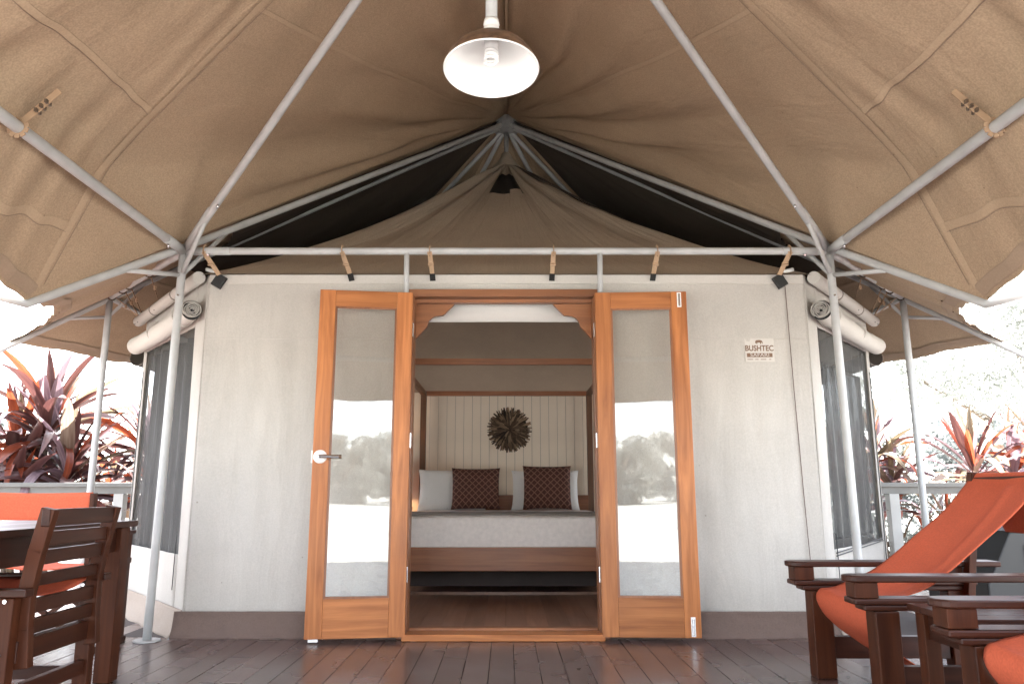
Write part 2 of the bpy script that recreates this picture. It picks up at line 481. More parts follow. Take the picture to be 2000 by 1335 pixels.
LEAF = [mat_leaf("burgundy_leaf", (0.055, 0.022, 0.022), (0.12, 0.052, 0.045), 0.2),
        mat_leaf("red_leaf", (0.20, 0.038, 0.02), (0.36, 0.085, 0.035), 0.4),
        mat_leaf("mauve_leaf", (0.16, 0.10, 0.12), (0.27, 0.19, 0.20), 0.35),
        mat_leaf("olive_leaf", (0.11, 0.085, 0.055), (0.24, 0.18, 0.11), 0.4),
        mat_leaf("cream_pink_leaf", (0.26, 0.17, 0.12), (0.40, 0.30, 0.22), 0.4)]
M['foliage'] = mat_leaf("tree_foliage", (0.13, 0.135, 0.115), (0.20, 0.205, 0.18), 0.45, rough=0.5)
M['foliage_far'] = mat_leaf('haze_paled_foliage', (0.23, 0.235, 0.215), (0.33, 0.335, 0.31), 0.45, rough=0.5)  # leaf colour lifted to paint in sun and haze on far trees
M['foliage_silver'] = mat_leaf("silver_foliage", (0.15, 0.165, 0.155), (0.24, 0.26, 0.25), 0.3, rough=0.5)

# ------------------------------------------------------------------ ground and deck
GZ = -0.55
def ground_fn(u, v):
    x = (u - 0.5) * 900; y = (v - 0.5) * 900
    x = math.copysign(abs(x / 450) ** 2.2 * 450, x); y = math.copysign(abs(y / 450) ** 2.2 * 450, y)
    rise = 0.9 * max(0.0, min(1.0, (-y - 8) / 35.0))
    z = GZ + rise + (0.25 * noise.noise(Vector((x * 0.05, y * 0.05, 0))) if math.hypot(x, y) > 14 else 0.0)
    return (x, y, z)
tag(MB().grid(ground_fn, 90, 90).build("ground", M['lawn'], smooth=True), kind="structure")

DX0, DX1, DY0, DY1 = -5.0, 5.0, -0.6, 7.3
BW = 0.126
deck = MB().box(((DX0 + DX1) / 2, (DY0 + DY1) / 2, -0.11), (DX1 - DX0 - 0.06, DY1 - DY0 - 0.06, 0.14)).build("deck", M['deck_gap'])
tag(deck, kind="structure")
pm = MB().box((0, 0, 0), (BW - 0.0035, DY1 - DY0, 0.03)).mesh("plank", mat=M['deck'])
nb = int((DX1 - DX0) / BW)
for i in range(nb):
    o = bpy.data.objects.new("plank", pm); col.objects.link(o)
    o.parent = deck
    o.location = (DX0 + BW * (i + 0.5), (DY0 + DY1) / 2, -0.0155 + random.uniform(-0.0006, 0.0006))
    if i == 0:
        md = o.modifiers.new("bevel", 'BEVEL'); md.width = 0.002; md.segments = 1
tag(MB().grid(lambda u, v: Vector((-9 + 18 * u, 2.5 + 13 * v, GZ + 0.02 + 0.03 * noise.noise(Vector((u * 60, v * 40, 0))))), 60, 40).build('added_dark_ground', mat_plain('bounce_cut_ground', (0.045, 0.032, 0.024), rough=0.95, var=0.4, scale=14, bump=1.0, bscale=40), smooth=True), kind='structure')  # dark ground sheet added to cut bounced sun under the fly
# deck under the tent
tf = MB().box((0, 8.6, -0.025), (5.9, 7.4, 0.05))
tf.v = [(x, max(y, 4.86), z) for x, y, z in tf.v]
tent_floor = tag(tf.build("tent_floor", M['deck_gap']), kind="structure")
fm = MB().box((0, 0, 0), (0.138, 2.1, 0.018)).mesh("plank", mat=M['floor'])
for i in range(16):
    for k, y in enumerate((5.96, 8.07)):
        o = bpy.data.objects.new("plank", fm); col.objects.link(o); o.parent = tent_floor
        o.location = (-1.05 + 0.1395 * i, y, 0.0095)

# ------------------------------------------------------------------ key points of the tent
CY = 8.07
N1 = Vector((-2.09, 4.77, 2.39)); N2 = Vector((-3.18, 5.98, 2.39))
N3 = Vector((-3.18, 2 * CY - 5.98, 2.39)); N4 = Vector((-2.09, 2 * CY - 4.77, 2.39))
APEX = Vector((0, CY, 5.06)); VAP = Vector((0, 2.67, 3.78))
F1 = Vector((-2.09, 0.57, 2.39))
T1 = Vector((-2.57, 4.0, 1.86)); T2 = Vector((-3.72, 5.62, 1.96))
T3 = Vector((-3.72, 2 * CY - 5.62, 1.96)); T4 = Vector((-2.57, 2 * CY - 4.0, 1.9))
TF = Vector((-2.57, 0.10, 1.86))
def mir(p, s): return Vector((p[0] * s, p[1], p[2]))   # s=1 left (as defined), s=-1 right

# ------------------------------------------------------------------ steel frame
frame = thing("pole_framework", "pale grey steel pole frame holding up the tan fly over the tent", "pole framework", (0, CY, 0))
PR = 0.026
def pipe(name, pts, r=PR, mat='pole', n=14):
    P = [Vector(p) for p in pts]; Q = [P[0]]
    for a, b in zip(P[:-1], P[1:]):
        k = max(1, int((b - a).length / 0.2))
        Q += [a.lerp(b, (i + 1) / k) for i in range(k)]
    pts = Q
    return smooth_pipe(MB().tube(pts, r, n).build(name, M[mat], frame))
def bolt(p, d=(0, -1, 0)):
    p = Vector(p); d = Vector(d).normalized()
    smooth_pipe(MB().tube([p, p + d * 0.036], 0.006, 8).build("bolt", M['chrome'], frame))
for s in (1, -1):
    n1, n2, n3, n4, f1 = (mir(p, s) for p in (N1, N2, N3, N4, F1))
    # posts, flanges
    for p, top in ((n1, 0), (n2, 0), (n3, 0), (n4, 0), (f1, 0)):
        base = Vector((p.x, p.y, 0.0)) if p is not n1 else Vector((p.x * 1.012, p.y, 0.0))
        if p is f1: base.z = 0.0
        po = pipe("post", [base + Vector((0, 0, 0.004)), p], 0.0255)
        fl = MB().lathe([(0.0, 0.009), (0.075, 0.009), (0.078, 0.004), (0.078, 0.001), (0.0, 0.001)], base, 24).build("base_plate", M['pole'], frame)
    # eave beams
    pipe("eave_beam", [n1, n2], 0.024); pipe("eave_beam", [n2, n3], 0.024); pipe("eave_beam", [n3, n4], 0.024)
    pipe("eave_beam", [f1, n1], 0.027)
    # sleeves where poles join
    d = (n2 - n1).normalized(); pipe("sleeve", [n1 + d * 0.02, n1 + d * 0.22], 0.028)
    d = (f1 - n1).normalized(); pipe("sleeve", [n1 + d * 0.02, n1 + d * 0.26], 0.030)
    bolt(n1 + d * 0.24 + Vector((0, 0, -0.02)), (0.3 * s, 0, -1))
    # hip rafters of the verandah
    off = Vector((0, 0, -0.05))
    d = (VAP - n1).normalized()
    pipe("hip_rafter", [n1, VAP + off], 0.0235)
    pipe("sleeve", [n1 + d * 0.03, n1 + d * 0.42], 0.0265)
    bolt(n1 + d * 0.52 + Vector((0, 0, -0.02)), (0, -0.2, -1))
    pipe("hip_rafter", [f1, VAP + off], 0.026)
    # main rafters, with the overhang past the posts and the kicked-up ends
    A = APEX + Vector((0, 0, -0.10))
    t1 = mir(T1, s); t2 = mir(T2, s); t3 = mir(T3, s); t4 = mir(T4, s)
    h1 = Vector((t1.x - n1.x, t1.y - n1.y, 0)).normalized()
    h2 = Vector((t2.x - n2.x, t2.y - n2.y, 0)).normalized()
    pipe("rafter", [A, n1 + Vector((0, 0, 0.025)), t1 + Vector((0, 0, -0.01)), t1 + h1 * 0.26 + Vector((0, 0, 0.01))], 0.025)
    pipe("rafter", [A + Vector((0, 0, -0.03)), n2 + Vector((0, 0, -0.01)), t2 + (t2 - n2) * 0.35 + Vector((0, 0, -0.05))], 0.021)
    pipe("rafter", [A + Vector((0, 0, -0.05)), n3 + Vector((0, 0, -0.06)), t3 + Vector((0, 0, -0.08))], 0.024)
    pipe("rafter", [A + Vector((0, 0, -0.05)), n4 + Vector((0, 0, -0.06)), t4 + Vector((0, 0, -0.08))], 0.024)
    # braces
    low = n1 + Vector((0, 0, -0.16))
    for tgt in (n1 + (t1 - n1) * 0.42 + Vector((0, 0, 0.0)), n1 + (A - n1) * 0.085 + Vector((0, 0, 0.02)), n1 + (VAP + off - n1) * 0.105):
        o = pipe("brace", [low, tgt], 0.015)
    low2 = n2 + Vector((0, 0, -0.16))
    for tgt in (n2 + (t2 - n2) * 0.5, n2 + (A - n2) * 0.07):
        pipe("brace", [low2, tgt], 0.013)
    bolt(n1 + Vector((0, 0, -0.30)), (0, -1, 0)); bolt(n1 + Vector((0.17 * s, 0, -0.02)), (0, -1, -0.5))
# front beam with its joint sleeves, rear beam, verandah front beam
pipe("eave_beam", [N1, mir(N1, -1)], 0.0235)
for s in (1, -1):
    pipe("sleeve", [mir(N1, s) + Vector((0.03 * s, 0, 0)), mir(N1, s) + Vector((0.30 * s, 0, 0))], 0.0265)
    pipe("door_hanger", [(s * 0.625 - 0.02, 4.77, 2.375), (s * 0.625 - 0.02, 4.80, 2.1)], 0.0175)
pipe("eave_beam", [N4, mir(N4, -1)], 0.024)
pipe("eave_beam", [F1, mir(F1, -1)], 0.029)
# apex hub and king pole
MB().lathe([(0.0, 0.06), (0.10, 0.05), (0.13, -0.02), (0.13, -0.12), (0.0, -0.13)], APEX + Vector((0, 0, -0.09)), 20).build("apex_hub", M['pole_dark'], frame)
pipe("king_pole", [APEX + Vector((0, 0, -0.2)), (0, CY, 4.45)], 0.026, 'pole_dark')
MB().lathe([(0.0, 0.04), (0.08, 0.03), (0.10, -0.04), (0.0, -0.06)], VAP + Vector((0, 0, -0.06)), 16).build("apex_hub", M['pole'], frame)

# ------------------------------------------------------------------ the fly
fly = thing("tent_fly", "tan canvas fly sheet stretched over the pole frame above tent and verandah", "fly sheet", (0, CY, 0))
def lift(s):     # canvas rides over the eave pole at s = 0.813
    k = 0.813
    a = s / k if s < k else (1 - s) / (1 - k)
    return 0.33 * (a if a < 0.8 else 0.8 + 0.2 * math.sin((a - 0.8) / 0.2 * math.pi / 2) * 0.75)
def fold(t, s, seed, freqs, amp):
    v = 0
    for k, (f, a) in enumerate(freqs):
        ph = noise.noise(Vector((seed * 3.1 + k, s * 1.1, 0.3))) * 2.2
        v += a * math.sin(f * t * 6.283 + ph + seed * k)
    return v * amp
def cat_edge(a, b, t, dip, centre):
    p = a.lerp(b, t)
    inw = (centre - (a + b) / 2); inw.z = 0; inw.normalize()
    q = 4 * t * (1 - t)
    return p + inw * dip * q + Vector((0, 0, dip * 0.45 * q))
def crisp(x):    # sharp crest, soft trough
    return 1 - abs(math.sin(x)) ** 0.7
def panel_A(s_):
    m = APEX; v = VAP + Vector((0, 0, 0.07)); t1 = mir(T1, s_)
    def fn(s, t):
        # s from main apex to the seam line, t from verandah apex to the tip
        q = v.lerp(t1, t)
        p = m.lerp(q, s)
        p.z += lift(t) * s ** 1.5
        e = min(1, 6 * t) * min(1, 5 * (1 - t)) * min(1, 5 * s) * (min(1, 4 * (1 - s)) * 0.8 + 0.2 * (1 - s) )
        p.z -= 0.16 * t * (1 - t) * 4 * s * (1 - s) * 1.6
        sd_ = 3.3 if s_ > 0 else 5.1
        w = 0.75 + 0.55 * noise.noise(Vector((t * 5, s * 1.5, sd_)))
        f1 = math.sin(t * 32 + 1.2 * noise.noise(Vector((s * 2.0, t * 2, sd_))) * 3 + sd_)
        f2 = math.sin(t * 47 + noise.noise(Vector((s * 3.0, t * 3, sd_ + 5))) * 5)
        near = math.exp(-((1 - t) / 0.30) ** 2)           # folds hug the rafter
        ridge = math.exp(-(t / 0.25) ** 2)
        h = (0.070 * f1 + 0.022 * f2) * w * (0.35 + 0.9 * near + (0.7 if s_ < 0 else 0.35) * ridge) * 4 * s * (1.03 - s)
        h += 0.03 * noise.noise(Vector((p.x * 1.3, p.y * 1.3, sd_)))
        p.z += h * e
        return p
    return fn
def panel_fan(apex, a, b, centre, dip, seed, amp=1.0, use_lift=False, sag=0.05):
    def fn(s, t):
        q = cat_edge(a, b, t, dip, centre)
        p = apex.lerp(q, s)
        if use_lift: p.z += lift(s)
        p.z -= sag * 4 * t * (1 - t) * s * (1 - s) * 4 * 0.5
        e = min(1, 7 * t) * min(1, 7 * (1 - t)) * min(1, 4 * s)
        h = 0.034 * math.sin(t * 26 + 4 * noise.noise(Vector((s * 2, t * 3, seed)))) * (0.5 + noise.noise(Vector((t * 4, s * 2, seed + 3))))
        h += 0.022 * math.sin(t * 63 + 5 * noise.noise(Vector((s * 3, t * 4, seed + 7)))) * max(0, noise.noise(Vector((t * 6, s * 4, seed + 9))) + 0.1) * 2
        h += 0.045 * noise.noise(Vector((p.x * 0.9, p.y * 0.9, seed)))
        # puckers next to the edge
        h += 0.005 * math.sin(t * 110) * max(0, (s - 0.80) / 0.2) * (0.5 + noise.noise(Vector((t * 9, 0, seed))))
        p.z += h * e * amp
        return p
    return fn
def ribbon(fn, path, width, offset, name, mat, n=60, thick=0.0012):
    """A stitched band that follows the canvas along a path in (s, t)."""
    mb = MB()
    rows = []
    for i in range(n + 1):
        s, t = path(i / n)
        p = fn(s, t)
        s2, t2 = path(min(1, (i + 1) / n)); s1, t1 = path(max(0, (i - 1) / n))
        tan = (fn(s2, t2) - fn(s1, t1)).normalized()
        eps = 0.01
        du = fn(min(1, s + eps), t) - fn(max(0, s - eps), t)
        dv = fn(s, min(1, t + eps)) - fn(s, max(0, t - eps))
        nr = du.cross(dv)
        if nr.length < 1e-9: nr = Vector((0, 0, -1))
        nr.normalize()
        if nr.z > 0: nr = -nr
        side = tan.cross(nr).normalized()
        rows.append((p + side * width / 2 + nr * (offset - thick), p + side * width * 0.42 + nr * offset, p - side * width * 0.42 + nr * offset, p - side * width / 2 + nr * (offset - thick)))
    for r_ in rows: mb.v += [tuple(q) for q in r_]
    for i in range(n):
        for k in range(3):
            a = i * 4 + k
            mb.f.append((a, a + 1, a + 5, a + 4))
    return mb.build(name, M[mat], fly, smooth=False)
cM = Vector((0, CY, 0)); cV = Vector((0, 2.67, 0))
vtop = VAP + Vector((0, 0, 0.07))
for s in (1, -1):
    t1, t2, t3, t4, tf_ = (mir(p, s) for p in (T1, T2, T3, T4, TF))
    A = panel_A(s)
    MB().grid(A, 90, 110, (4.5, 3.5)).build("saddle_panel", M['fly'], fly, smooth=True)
    B = panel_fan(vtop, t1, tf_, cV, 0.16, 11.0 if s > 0 else 17.0, 1.0, True)
    MB().grid(B, 80, 130, (3.3, 4.0)).build("verandah_side_panel", M['fly'], fly, smooth=True)
    C = panel_fan(APEX, t1, t2, cM, 0.20, 23.0 if s > 0 else 29.0, 0.6)
    MB().grid(C, 60, 50, (4.5, 2.0)).build("corner_panel", M['fly'], fly, smooth=True)
    D_ = panel_fan(APEX, t2, t3, cM, 0.20, 31.0 if s > 0 else 37.0, 0.6)
    MB().grid(D_, 60, 70, (4.5, 4.5)).build("side_panel", M['fly'], fly, smooth=True)
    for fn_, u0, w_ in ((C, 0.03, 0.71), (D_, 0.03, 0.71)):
        MB().grid(lambda u, v, fn_=fn_, u0=u0, w_=w_: fn_(u0 + w_ * u, v) + Vector((0, 0, -0.035)), 30, 30, (3, 3)).build("shade_layer", M['shade'], fly, smooth=True)  # added dark sheets stand for the shade between fly and inner roof
    E = panel_fan(APEX, t3, t4, cM, 0.25, 41.0, 0.5)
    MB().grid(E, 30, 30, (4.5, 2.0)).build("corner_panel", M['fly'], fly, smooth=True)
    # seams
    ribbon(A, lambda u: (1.0, 0.12 + 0.86 * u), 0.045, 0.006, "seam", 'fly_seam', 80)
    def par(sv, t): return min(0.99, sv / (1 - 0.16 * 4 * t * (1 - t) / 2.57))
    for sv in (0.40, 0.70, 0.90):
        ribbon(B, lambda u, sv=sv: (par(sv, 0.55 * u), 0.55 * u), 0.035 if sv < 0.9 else 0.05, 0.0035, "seam", 'fly_seam', 90)
        for ds in (0.0065,):
            ribbon(B, lambda u, sv=sv + ds: (par(sv, 0.55 * u), 0.55 * u), 0.003, 0.005, "stitching", 'fly_thread', 90)
    ribbon(A, lambda u: (0.20 + 0.8 * u, 0.46), 0.03, 0.005, "seam", 'fly_seam', 70)
    ribbon(A, lambda u: (0.992, 0.12 + 0.86 * u), 0.003, 0.006, "stitching", 'fly_thread', 80)
    ribbon(D_, lambda u: (0.80, u), 0.035, 0.005, "seam", 'fly_seam', 60)
    # hems
    for fn, nm, n_ in ((B, 1, 90), (C, 2, 50), (D_, 3, 60)):
        ribbon(fn, lambda u: (0.985, u), 0.075, 0.007, "hem", 'fly_hem', n_)
    # webbing that ties the hem corners to the rafter ends
    dv = Vector((-0.54 * s, -0.84, 0))
    P0 = t1 - dv * 0.02 + Vector((0, 0, 0.06)); P2 = t1 + dv * 0.10 + Vector((0, 0, -0.02)); P1 = (P0 + P2) / 2 + Vector((0, 0, -0.06))
    MB().grid(lambda u, v: P0 * (1 - u) ** 2 + P1 * 2 * u * (1 - u) + P2 * u * u + Vector((0.02 * (v - 0.5), -0.02 * (v - 0.5), 0)), 10, 2).build("tie_strip", M['fly_hem'], fly, smooth=True, solid=0.003)
    # straps round the side pole
    for y in (3.05,):
        x = -2.09 * s
        mb = MB()
        for k in range(10):
            a0, a1 = 2 * math.pi * k / 10, 2 * math.pi * (k + 1) / 10
            mb.beam((x + 0.034 * math.cos(a0), y, 2.39 + 0.034 * math.sin(a0)), (x + 0.034 * math.cos(a1), y, 2.39 + 0.034 * math.sin(a1)), 0.03, 0.004, up=(0, 1, 0))
        mb.beam((x + 0.02 * s, y, 2.42), (x + 0.16 * s, y, 2.56), 0.03, 0.006, up=(0, 1, 0))
        mb.build("strap", M['strap'], fly)
        mb = MB()
        for k in range(3): mb.beam((x + (0.075 + 0.02 * k) * s, y - 0.02, 2.465 + 0.02 * k), (x + (0.075 + 0.02 * k) * s, y + 0.02, 2.465 + 0.02 * k), 0.010, 0.016)
        mb.build("buckle", M['buckle'], fly)
Fb = panel_fan(APEX, mir(T4, 1), mir(T4, -1), cM, 0.2, 43.0, 0.5)
MB().grid(Fb, 30, 30, (4.5, 4.5)).build("rear_panel", M['fly'], fly, smooth=True)
G = panel_fan(vtop, TF, mir(TF, -1), cV, 0.16, 47.0, 0.8, True)
MB().grid(G, 40, 60, (3.3, 4.5)).build("verandah_front_panel", M['fly'], fly, smooth=True)
# ridge tape
MB().beam(VAP + Vector((0, 0.05, 0.045)), APEX + Vector((0, -0.05, -0.03)), 0.02, 0.01).build("ridge_tape", M['fly_seam'], fly)

# ------------------------------------------------------------------ inner tent
tent = thing("safari_tent", "cream canvas safari tent with open timber french doors on the deck", "tent", (0, CY, 0))
W1 = Vector((-1.97, 4.92, 0)); W2 = Vector((-2.93, 6.12, 0)); W3 = Vector((-2.93, 2 * CY - 6.12, 0)); W4 = Vector((-1.97, 2 * CY - 4.92, 0))
WT = 2.27
def wallgrid(a, b, z0, z1, seed, amp=0.012, name="wall", mat='wall', nu=60, nv=50, hang=True):
    a = Vector(a); b = Vector(b)
    d = (b - a); L = d.length
    nr = Vector((d.y, -d.x, 0)).normalized()
    def fn(u, v):
        p = a.lerp(b, u)
        z = z0 + (z1 - z0) * v
        x = u * L
        h = 0
        e = min(1, 8 * u) * min(1, 8 * (1 - u)) * min(1, 5 * (1 - v))
        h += amp * math.sin(x * 9 + 3 * noise.noise(Vector((x * 1.2, z * 0.5, seed)))) * (0.5 + 0.8 * noise.noise(Vector((x * 2, z * 0.7, seed + 2))))
        h += 1.6 * amp * noise.noise(Vector((x * 2.4, z * 0.8, seed + 4)))
        h += 0.5 * amp * noise.noise(Vector((x * 9, z * 3.0, seed + 8)))
        p = p + nr * h * e
        return Vector((p.x, p.y, z))
    return MB().grid(fn, nu, nv, (L, abs(z1 - z0))).build(name, M[mat], tent, smooth=True, solid=0.006)
OX = 0.635; DC = -0.018       # half width of the framed opening
for s in (1, -1):
    a, b = ((W1.x, W1.y, 0), (DC - OX, W1.y, 0)) if s > 0 else ((DC + OX, W1.y, 0), (-W1.x, W1.y, 0))
    wallgrid(a, b, 0.10, WT, 3.0 * s + 5, 0.017, "front_wall", nu=80, nv=90)
    # skirting flap at the foot, flaring on to the deck
    nr = Vector((0, -1, 0))
    def sk(u, v, a=Vector(a), b=Vector(b), s=s):
        p = a.lerp(b, u)
        if (s > 0 and u == 0) or (s < 0 and u == 1): p = p + Vector((-0.045 * s, 0, 0))
        q = (1 - v)
        fl = 0.036 + 0.045 * q ** 1.8 + 0.012 * noise.noise(Vector((u * 7, q * 2, s))) * q + 0.008 * noise.noise(Vector((u * 20, q * 3, s)))
        return Vector((p.x, p.y - fl, -0.003 + 0.154 * v + 0.006 * abs(noise.noise(Vector((u * 12, 0, s)))) * q))
    MB().grid(sk, 70, 10, (1.4, 0.15)).build("skirting", M['skirt'], tent, smooth=True, solid=0.003)
    # chamfer facet with rolled-up window cover
    c1, c2 = mir(W1, s), mir(W2, s)
    d = (c2 - c1); L = d.length; d = d / L
    out = Vector((d.y, -d.x, 0)) if s > 0 else Vector((-d.y, d.x, 0))
    if out.y > 0: out = -out
    def F(u, z, o=0.0, c1=c1, d=d, out=out): return c1 + d * u + out * o + Vector((0, 0, z))
    def piece(name, u0, u1, z0, z1, mat, o=0.0, amp=0.006, nu=16, nv=40, th=0.006):
        def fn(u, v):
            x = u0 + (u1 - u0) * u; z = z0 + (z1 - z0) * v
            h = amp * noise.noise(Vector((x * 5, z * 1.2, s * 3 + u0))) + amp * 0.6 * math.sin(x * 30 + z)
            return F(x, z, o + h)
        return MB().grid(fn, nu, nv, (u1 - u0, z1 - z0)).build(name, M[mat], tent, smooth=True, solid=th)
    piece("corner_strip", 0.0, 0.20, 0.10, WT, 'wall', amp=0.005)
    piece("edge_strip", L - 0.085, L, 0.10, WT, 'wall', amp=0.002)
    piece("sill_strip", 0.20, L - 0.085, 0.10, 0.47 if s > 0 else 0.50, 'wall', amp=0.006)
    piece("head_strip", 0.20, L - 0.085, 1.96, WT, 'wall', amp=0.004, nv=10)
    piece("mesh_window", 0.195, L - 0.08, 0.46, 1.97, 'netting', o=-0.02, amp=0.010, nu=50, th=0)
    # drawn curtain and clear blind behind the mesh
    def cu(u, v, s=s, L=L):
        x = 0.15 + (L - 0.2) * u
        if s < 0: x = (0.16 + 0.20 * u) 
        return F(x, 0.35 + 1.6 * v, -0.10 + 0.03 * math.sin(u * 40 + 2 * noise.noise(Vector((u * 5, v, s)))))
    MB().grid(cu, 90, 6, (1, 1)).build("curtain", M['curtain'], tent, smooth=True)
    if s < 0:
        piece("clear_blind", 0.42, L - 0.13, 0.55, 1.75, 'plastic', o=-0.05, amp=0.004, nu=30, th=0.003)
        pl = MB()
        for k in range(2):
            pl.tube([F(0.22, 0.46 + 0.018 * k, 0.01), F(L - 0.1, 0.50 + 0.018 * k, 0.01)], 0.004, 6)
        pl.build("zip_tape", M['black'], tent)
    zp = MB().tube([F(0.235, 0.25, 0.014), F(0.225, 0.6, 0.014)], 0.003, 6).build("zip_tape", M['black'], tent)
    MB().tube([F(L - 0.07, 0.3, 0.012), F(L - 0.06, 0.72, 0.012), F(L - 0.06, 1.8, 0.012)], 0.004, 6).build("zip_tape", M['black'], tent)
    # window skirting, flared
    def sk2(u, v, s=s, L=L):
        q = 1 - v
        fl = 0.012 + 0.085 * q ** 1.4 + 0.02 * noise.noise(Vector((u * 8, q * 2, s + 7))) * q
        return F(-0.035 * (1 - v) + (L + 0.035) * u, -0.003 + 0.157 * v, fl)
    MB().grid(sk2, 50, 10, (1.4, 0.15)).build("skirting", M['skirt_lit'], tent, smooth=True, solid=0.003)
    # rolled canvas cover: a roll with its wound end
    rr = 0.066
    zc_ = 2.03
    a0, a1 = F(0.045, zc_, 0.085), F(L - 0.04, zc_ - 0.03, 0.085)
    mb = MB()
    dirv = (a1 - a0).normalized(); upv = Vector((0, 0, 1)); sv = dirv.cross(upv)
    NS, NT = 40, 28
    for i in range(NS + 1):
        q = i / NS
        p = a0.lerp(a1, q)
        p = p + Vector((0, 0, -0.018 * math.sin(q * 3.14)))
        rad = rr * (1 + 0.05 * noise.noise(Vector((q * 6, 0, s)))) * (1 - 0.12 * math.exp(-((q - 0.72) / 0.03) ** 2 if s < 0 else -99)) * (0.86 if i == NS else 1)
        for k in range(NT):
            th = 2 * math.pi * k / NT
            rk = rad * (1 + 0.03 * noise.noise(Vector((q * 5, math.cos(th) * 2, math.sin(th) * 2 + s))))
            mb.v.append(tuple(p + (sv * math.cos(th) + upv * math.sin(th)) * rk))
    for i in range(NS):
        for k in range(NT):
            k2 = (k + 1) % NT
            mb.f.append((i * NT + k, i * NT + k2, (i + 1) * NT + k2, (i + 1) * NT + k))
    mb.f.append(tuple(NS * NT + k for k in range(NT)))
    roll = mb.build("rolled_cover", M['wall_plain'], tent, smooth=True)
    # wound layers at the near end (spiral lip) and the dark core
    sp = MB()
    pts = []
    for k in range(140):
        th = k / 139 * 2 * math.pi * 4.6
        r_ = 0.010 + 0.0105 * th / (2 * math.pi)
        wob = 1 + 0.06 * math.sin(th * 2.3)
        pts.append(a0 + (sv * math.cos(th) + upv * math.sin(th)) * r_ * wob - dirv * 0.004)
    for k in range(len(pts) - 1):
        sp.beam(pts[k], pts[k + 1], 0.0045, 0.03, up=dirv)
    sp.build("roll_spiral", M['wall_plain'], roll)
    MB().tube([a0 + dirv * 0.022, a0 + dirv * 0.03], rr * 0.95, 24).build("roll_core", M['black'], roll)
    for q in (0.12, 0.55):
        p = a0.lerp(a1, q)
        mb = MB()
        for k in range(16):
            t0_, t1_ = 2 * math.pi * k / 16, 2 * math.pi * (k + 1) / 16
            mb.beam(p + (sv * math.cos(t0_) + upv * math.sin(t0_)) * (rr + 0.002), p + (sv * math.cos(t1_) + upv * math.sin(t1_)) * (rr + 0.002), 0.022, 0.003, up=dirv)
        mb.build("roll_tie", M['wall_plain'], roll)
    # slimmer wrapped batten along the top edge
    b0, b1 = F(0.02, WT - 0.02, 0.06), F(L + 0.03, WT - 0.05, 0.06)
    smooth_pipe(MB().tube([b0, b0.lerp(b1, .33), b0.lerp(b1, .66), b1], 0.042, 18).build("wrapped_batten", M['wall_plain'], tent))
    for q in (0.33, 0.68):
        p = b0.lerp(b1, q)
        mb = MB().tube([p + dirv * 0.0, p + dirv * 0.02], 0.0435, 18)
        mb.build("dark_band", M['buckle'], tent)
    # webbing from the chamfer eave pole down to the batten
    e0, e1 = mir(N1, s), mir(N2, s)
    for q, qb in ((0.42, 0.62), (0.70, 0.93), (0.97, 0.99), (0.80, 0.985)):
        p = e0.lerp(e1, q); g = b0.lerp(b1, qb) + Vector((0, 0, 0.03))
        mb = MB().beam(p + Vector((0, 0, 0.02)), g, 0.018, 0.004, up=out)
        mid = p.lerp(g, 0.45)
        mb.beam(mid + Vector((0.01, 0, 0.012)), mid + Vector((0.012, 0, -0.02)), 0.03, 0.012, up=out)
        mb.build("strap", M['strap'], tent)
        mb = MB()
        for k in range(10):
            t0_, t1_ = 2 * math.pi * k / 10, 2 * math.pi * (k + 1) / 10
            pv = (e1 - e0).normalized(); s2 = pv.cross(upv)
            mb.beam(p + (s2 * math.cos(t0_) + upv * math.sin(t0_)) * 0.027, p + (s2 * math.cos(t1_) + upv * math.sin(t1_)) * 0.027, 0.018, 0.003, up=pv)
        mb.build("strap_loop", M['buckle'], tent)
        MB().beam(g + Vector((0, 0, 0.02)), g + Vector((0, 0, -0.06)) + out * 0.03, 0.02, 0.008, up=out).build("strap_end", M['black'], tent)
    # remaining walls; unseen mesh windows added to let light inside
    w2, w3, w4 = mir(W2, s), mir(W3, s), mir(W4, s)
    wallgrid(w2, w3, 0.0, 0.50, 12 + s, 0.006, "side_wall", nu=30, nv=6)
    wallgrid(w2, w3, 1.98, WT, 12 + s, 0.002, "side_wall", nu=30, nv=4)
    for k in range(4):
        ya = w2.y + (w3.y - w2.y - 0.12) / 3 * k
        wallgrid(Vector((w2.x, ya, 0)), Vector((w2.x, ya + 0.12, 0)), 0.50, 1.98, 2, 0.0, "window_border", nu=2, nv=4)
        if k < 3:
            yb = w2.y + (w3.y - w2.y - 0.12) / 3 * (k + 1)
            wallgrid(Vector((w2.x, ya + 0.12, 0)), Vector((w2.x, yb, 0)), 0.50, 1.98, 2, 0.0, "mesh_window", 'added_netting_open', nu=4, nv=4)  # unseen side opening, added to let light inside
    wallgrid(w3, w4, 0.0, WT, 15 + s, 0.008, "rear_corner_wall", nu=14, nv=14)
    # roll on the next facet, end-on just past the corner
    q0 = w2 + Vector((-0.075 * s, 0.05, 1.93)); q1 = w2 + Vector((-0.075 * s, 1.6, 1.93))
    ro = smooth_pipe(MB().tube([q0, q1], 0.062, 20).build("rolled_cover", M['curtain'], tent))
    sp = MB()
    for k in range(5): 
        th = np.linspace(0, 2 * math.pi, 17); r_ = 0.012 + 0.011 * k
        for j in range(16): sp.beam(q0 + Vector((r_ * math.cos(th[j]), -0.004, r_ * math.sin(th[j]))), q0 + Vector((r_ * math.cos(th[j + 1]), -0.004, r_ * math.sin(th[j + 1]))), 0.02, 0.004, up=(0, 1, 0))
    sp.build("roll_spiral", M['buckle'], ro)
wallgrid(W4, mir(W4, -1), 0.0, 0.9, 19, 0.008, "rear_wall", nu=20, nv=8)
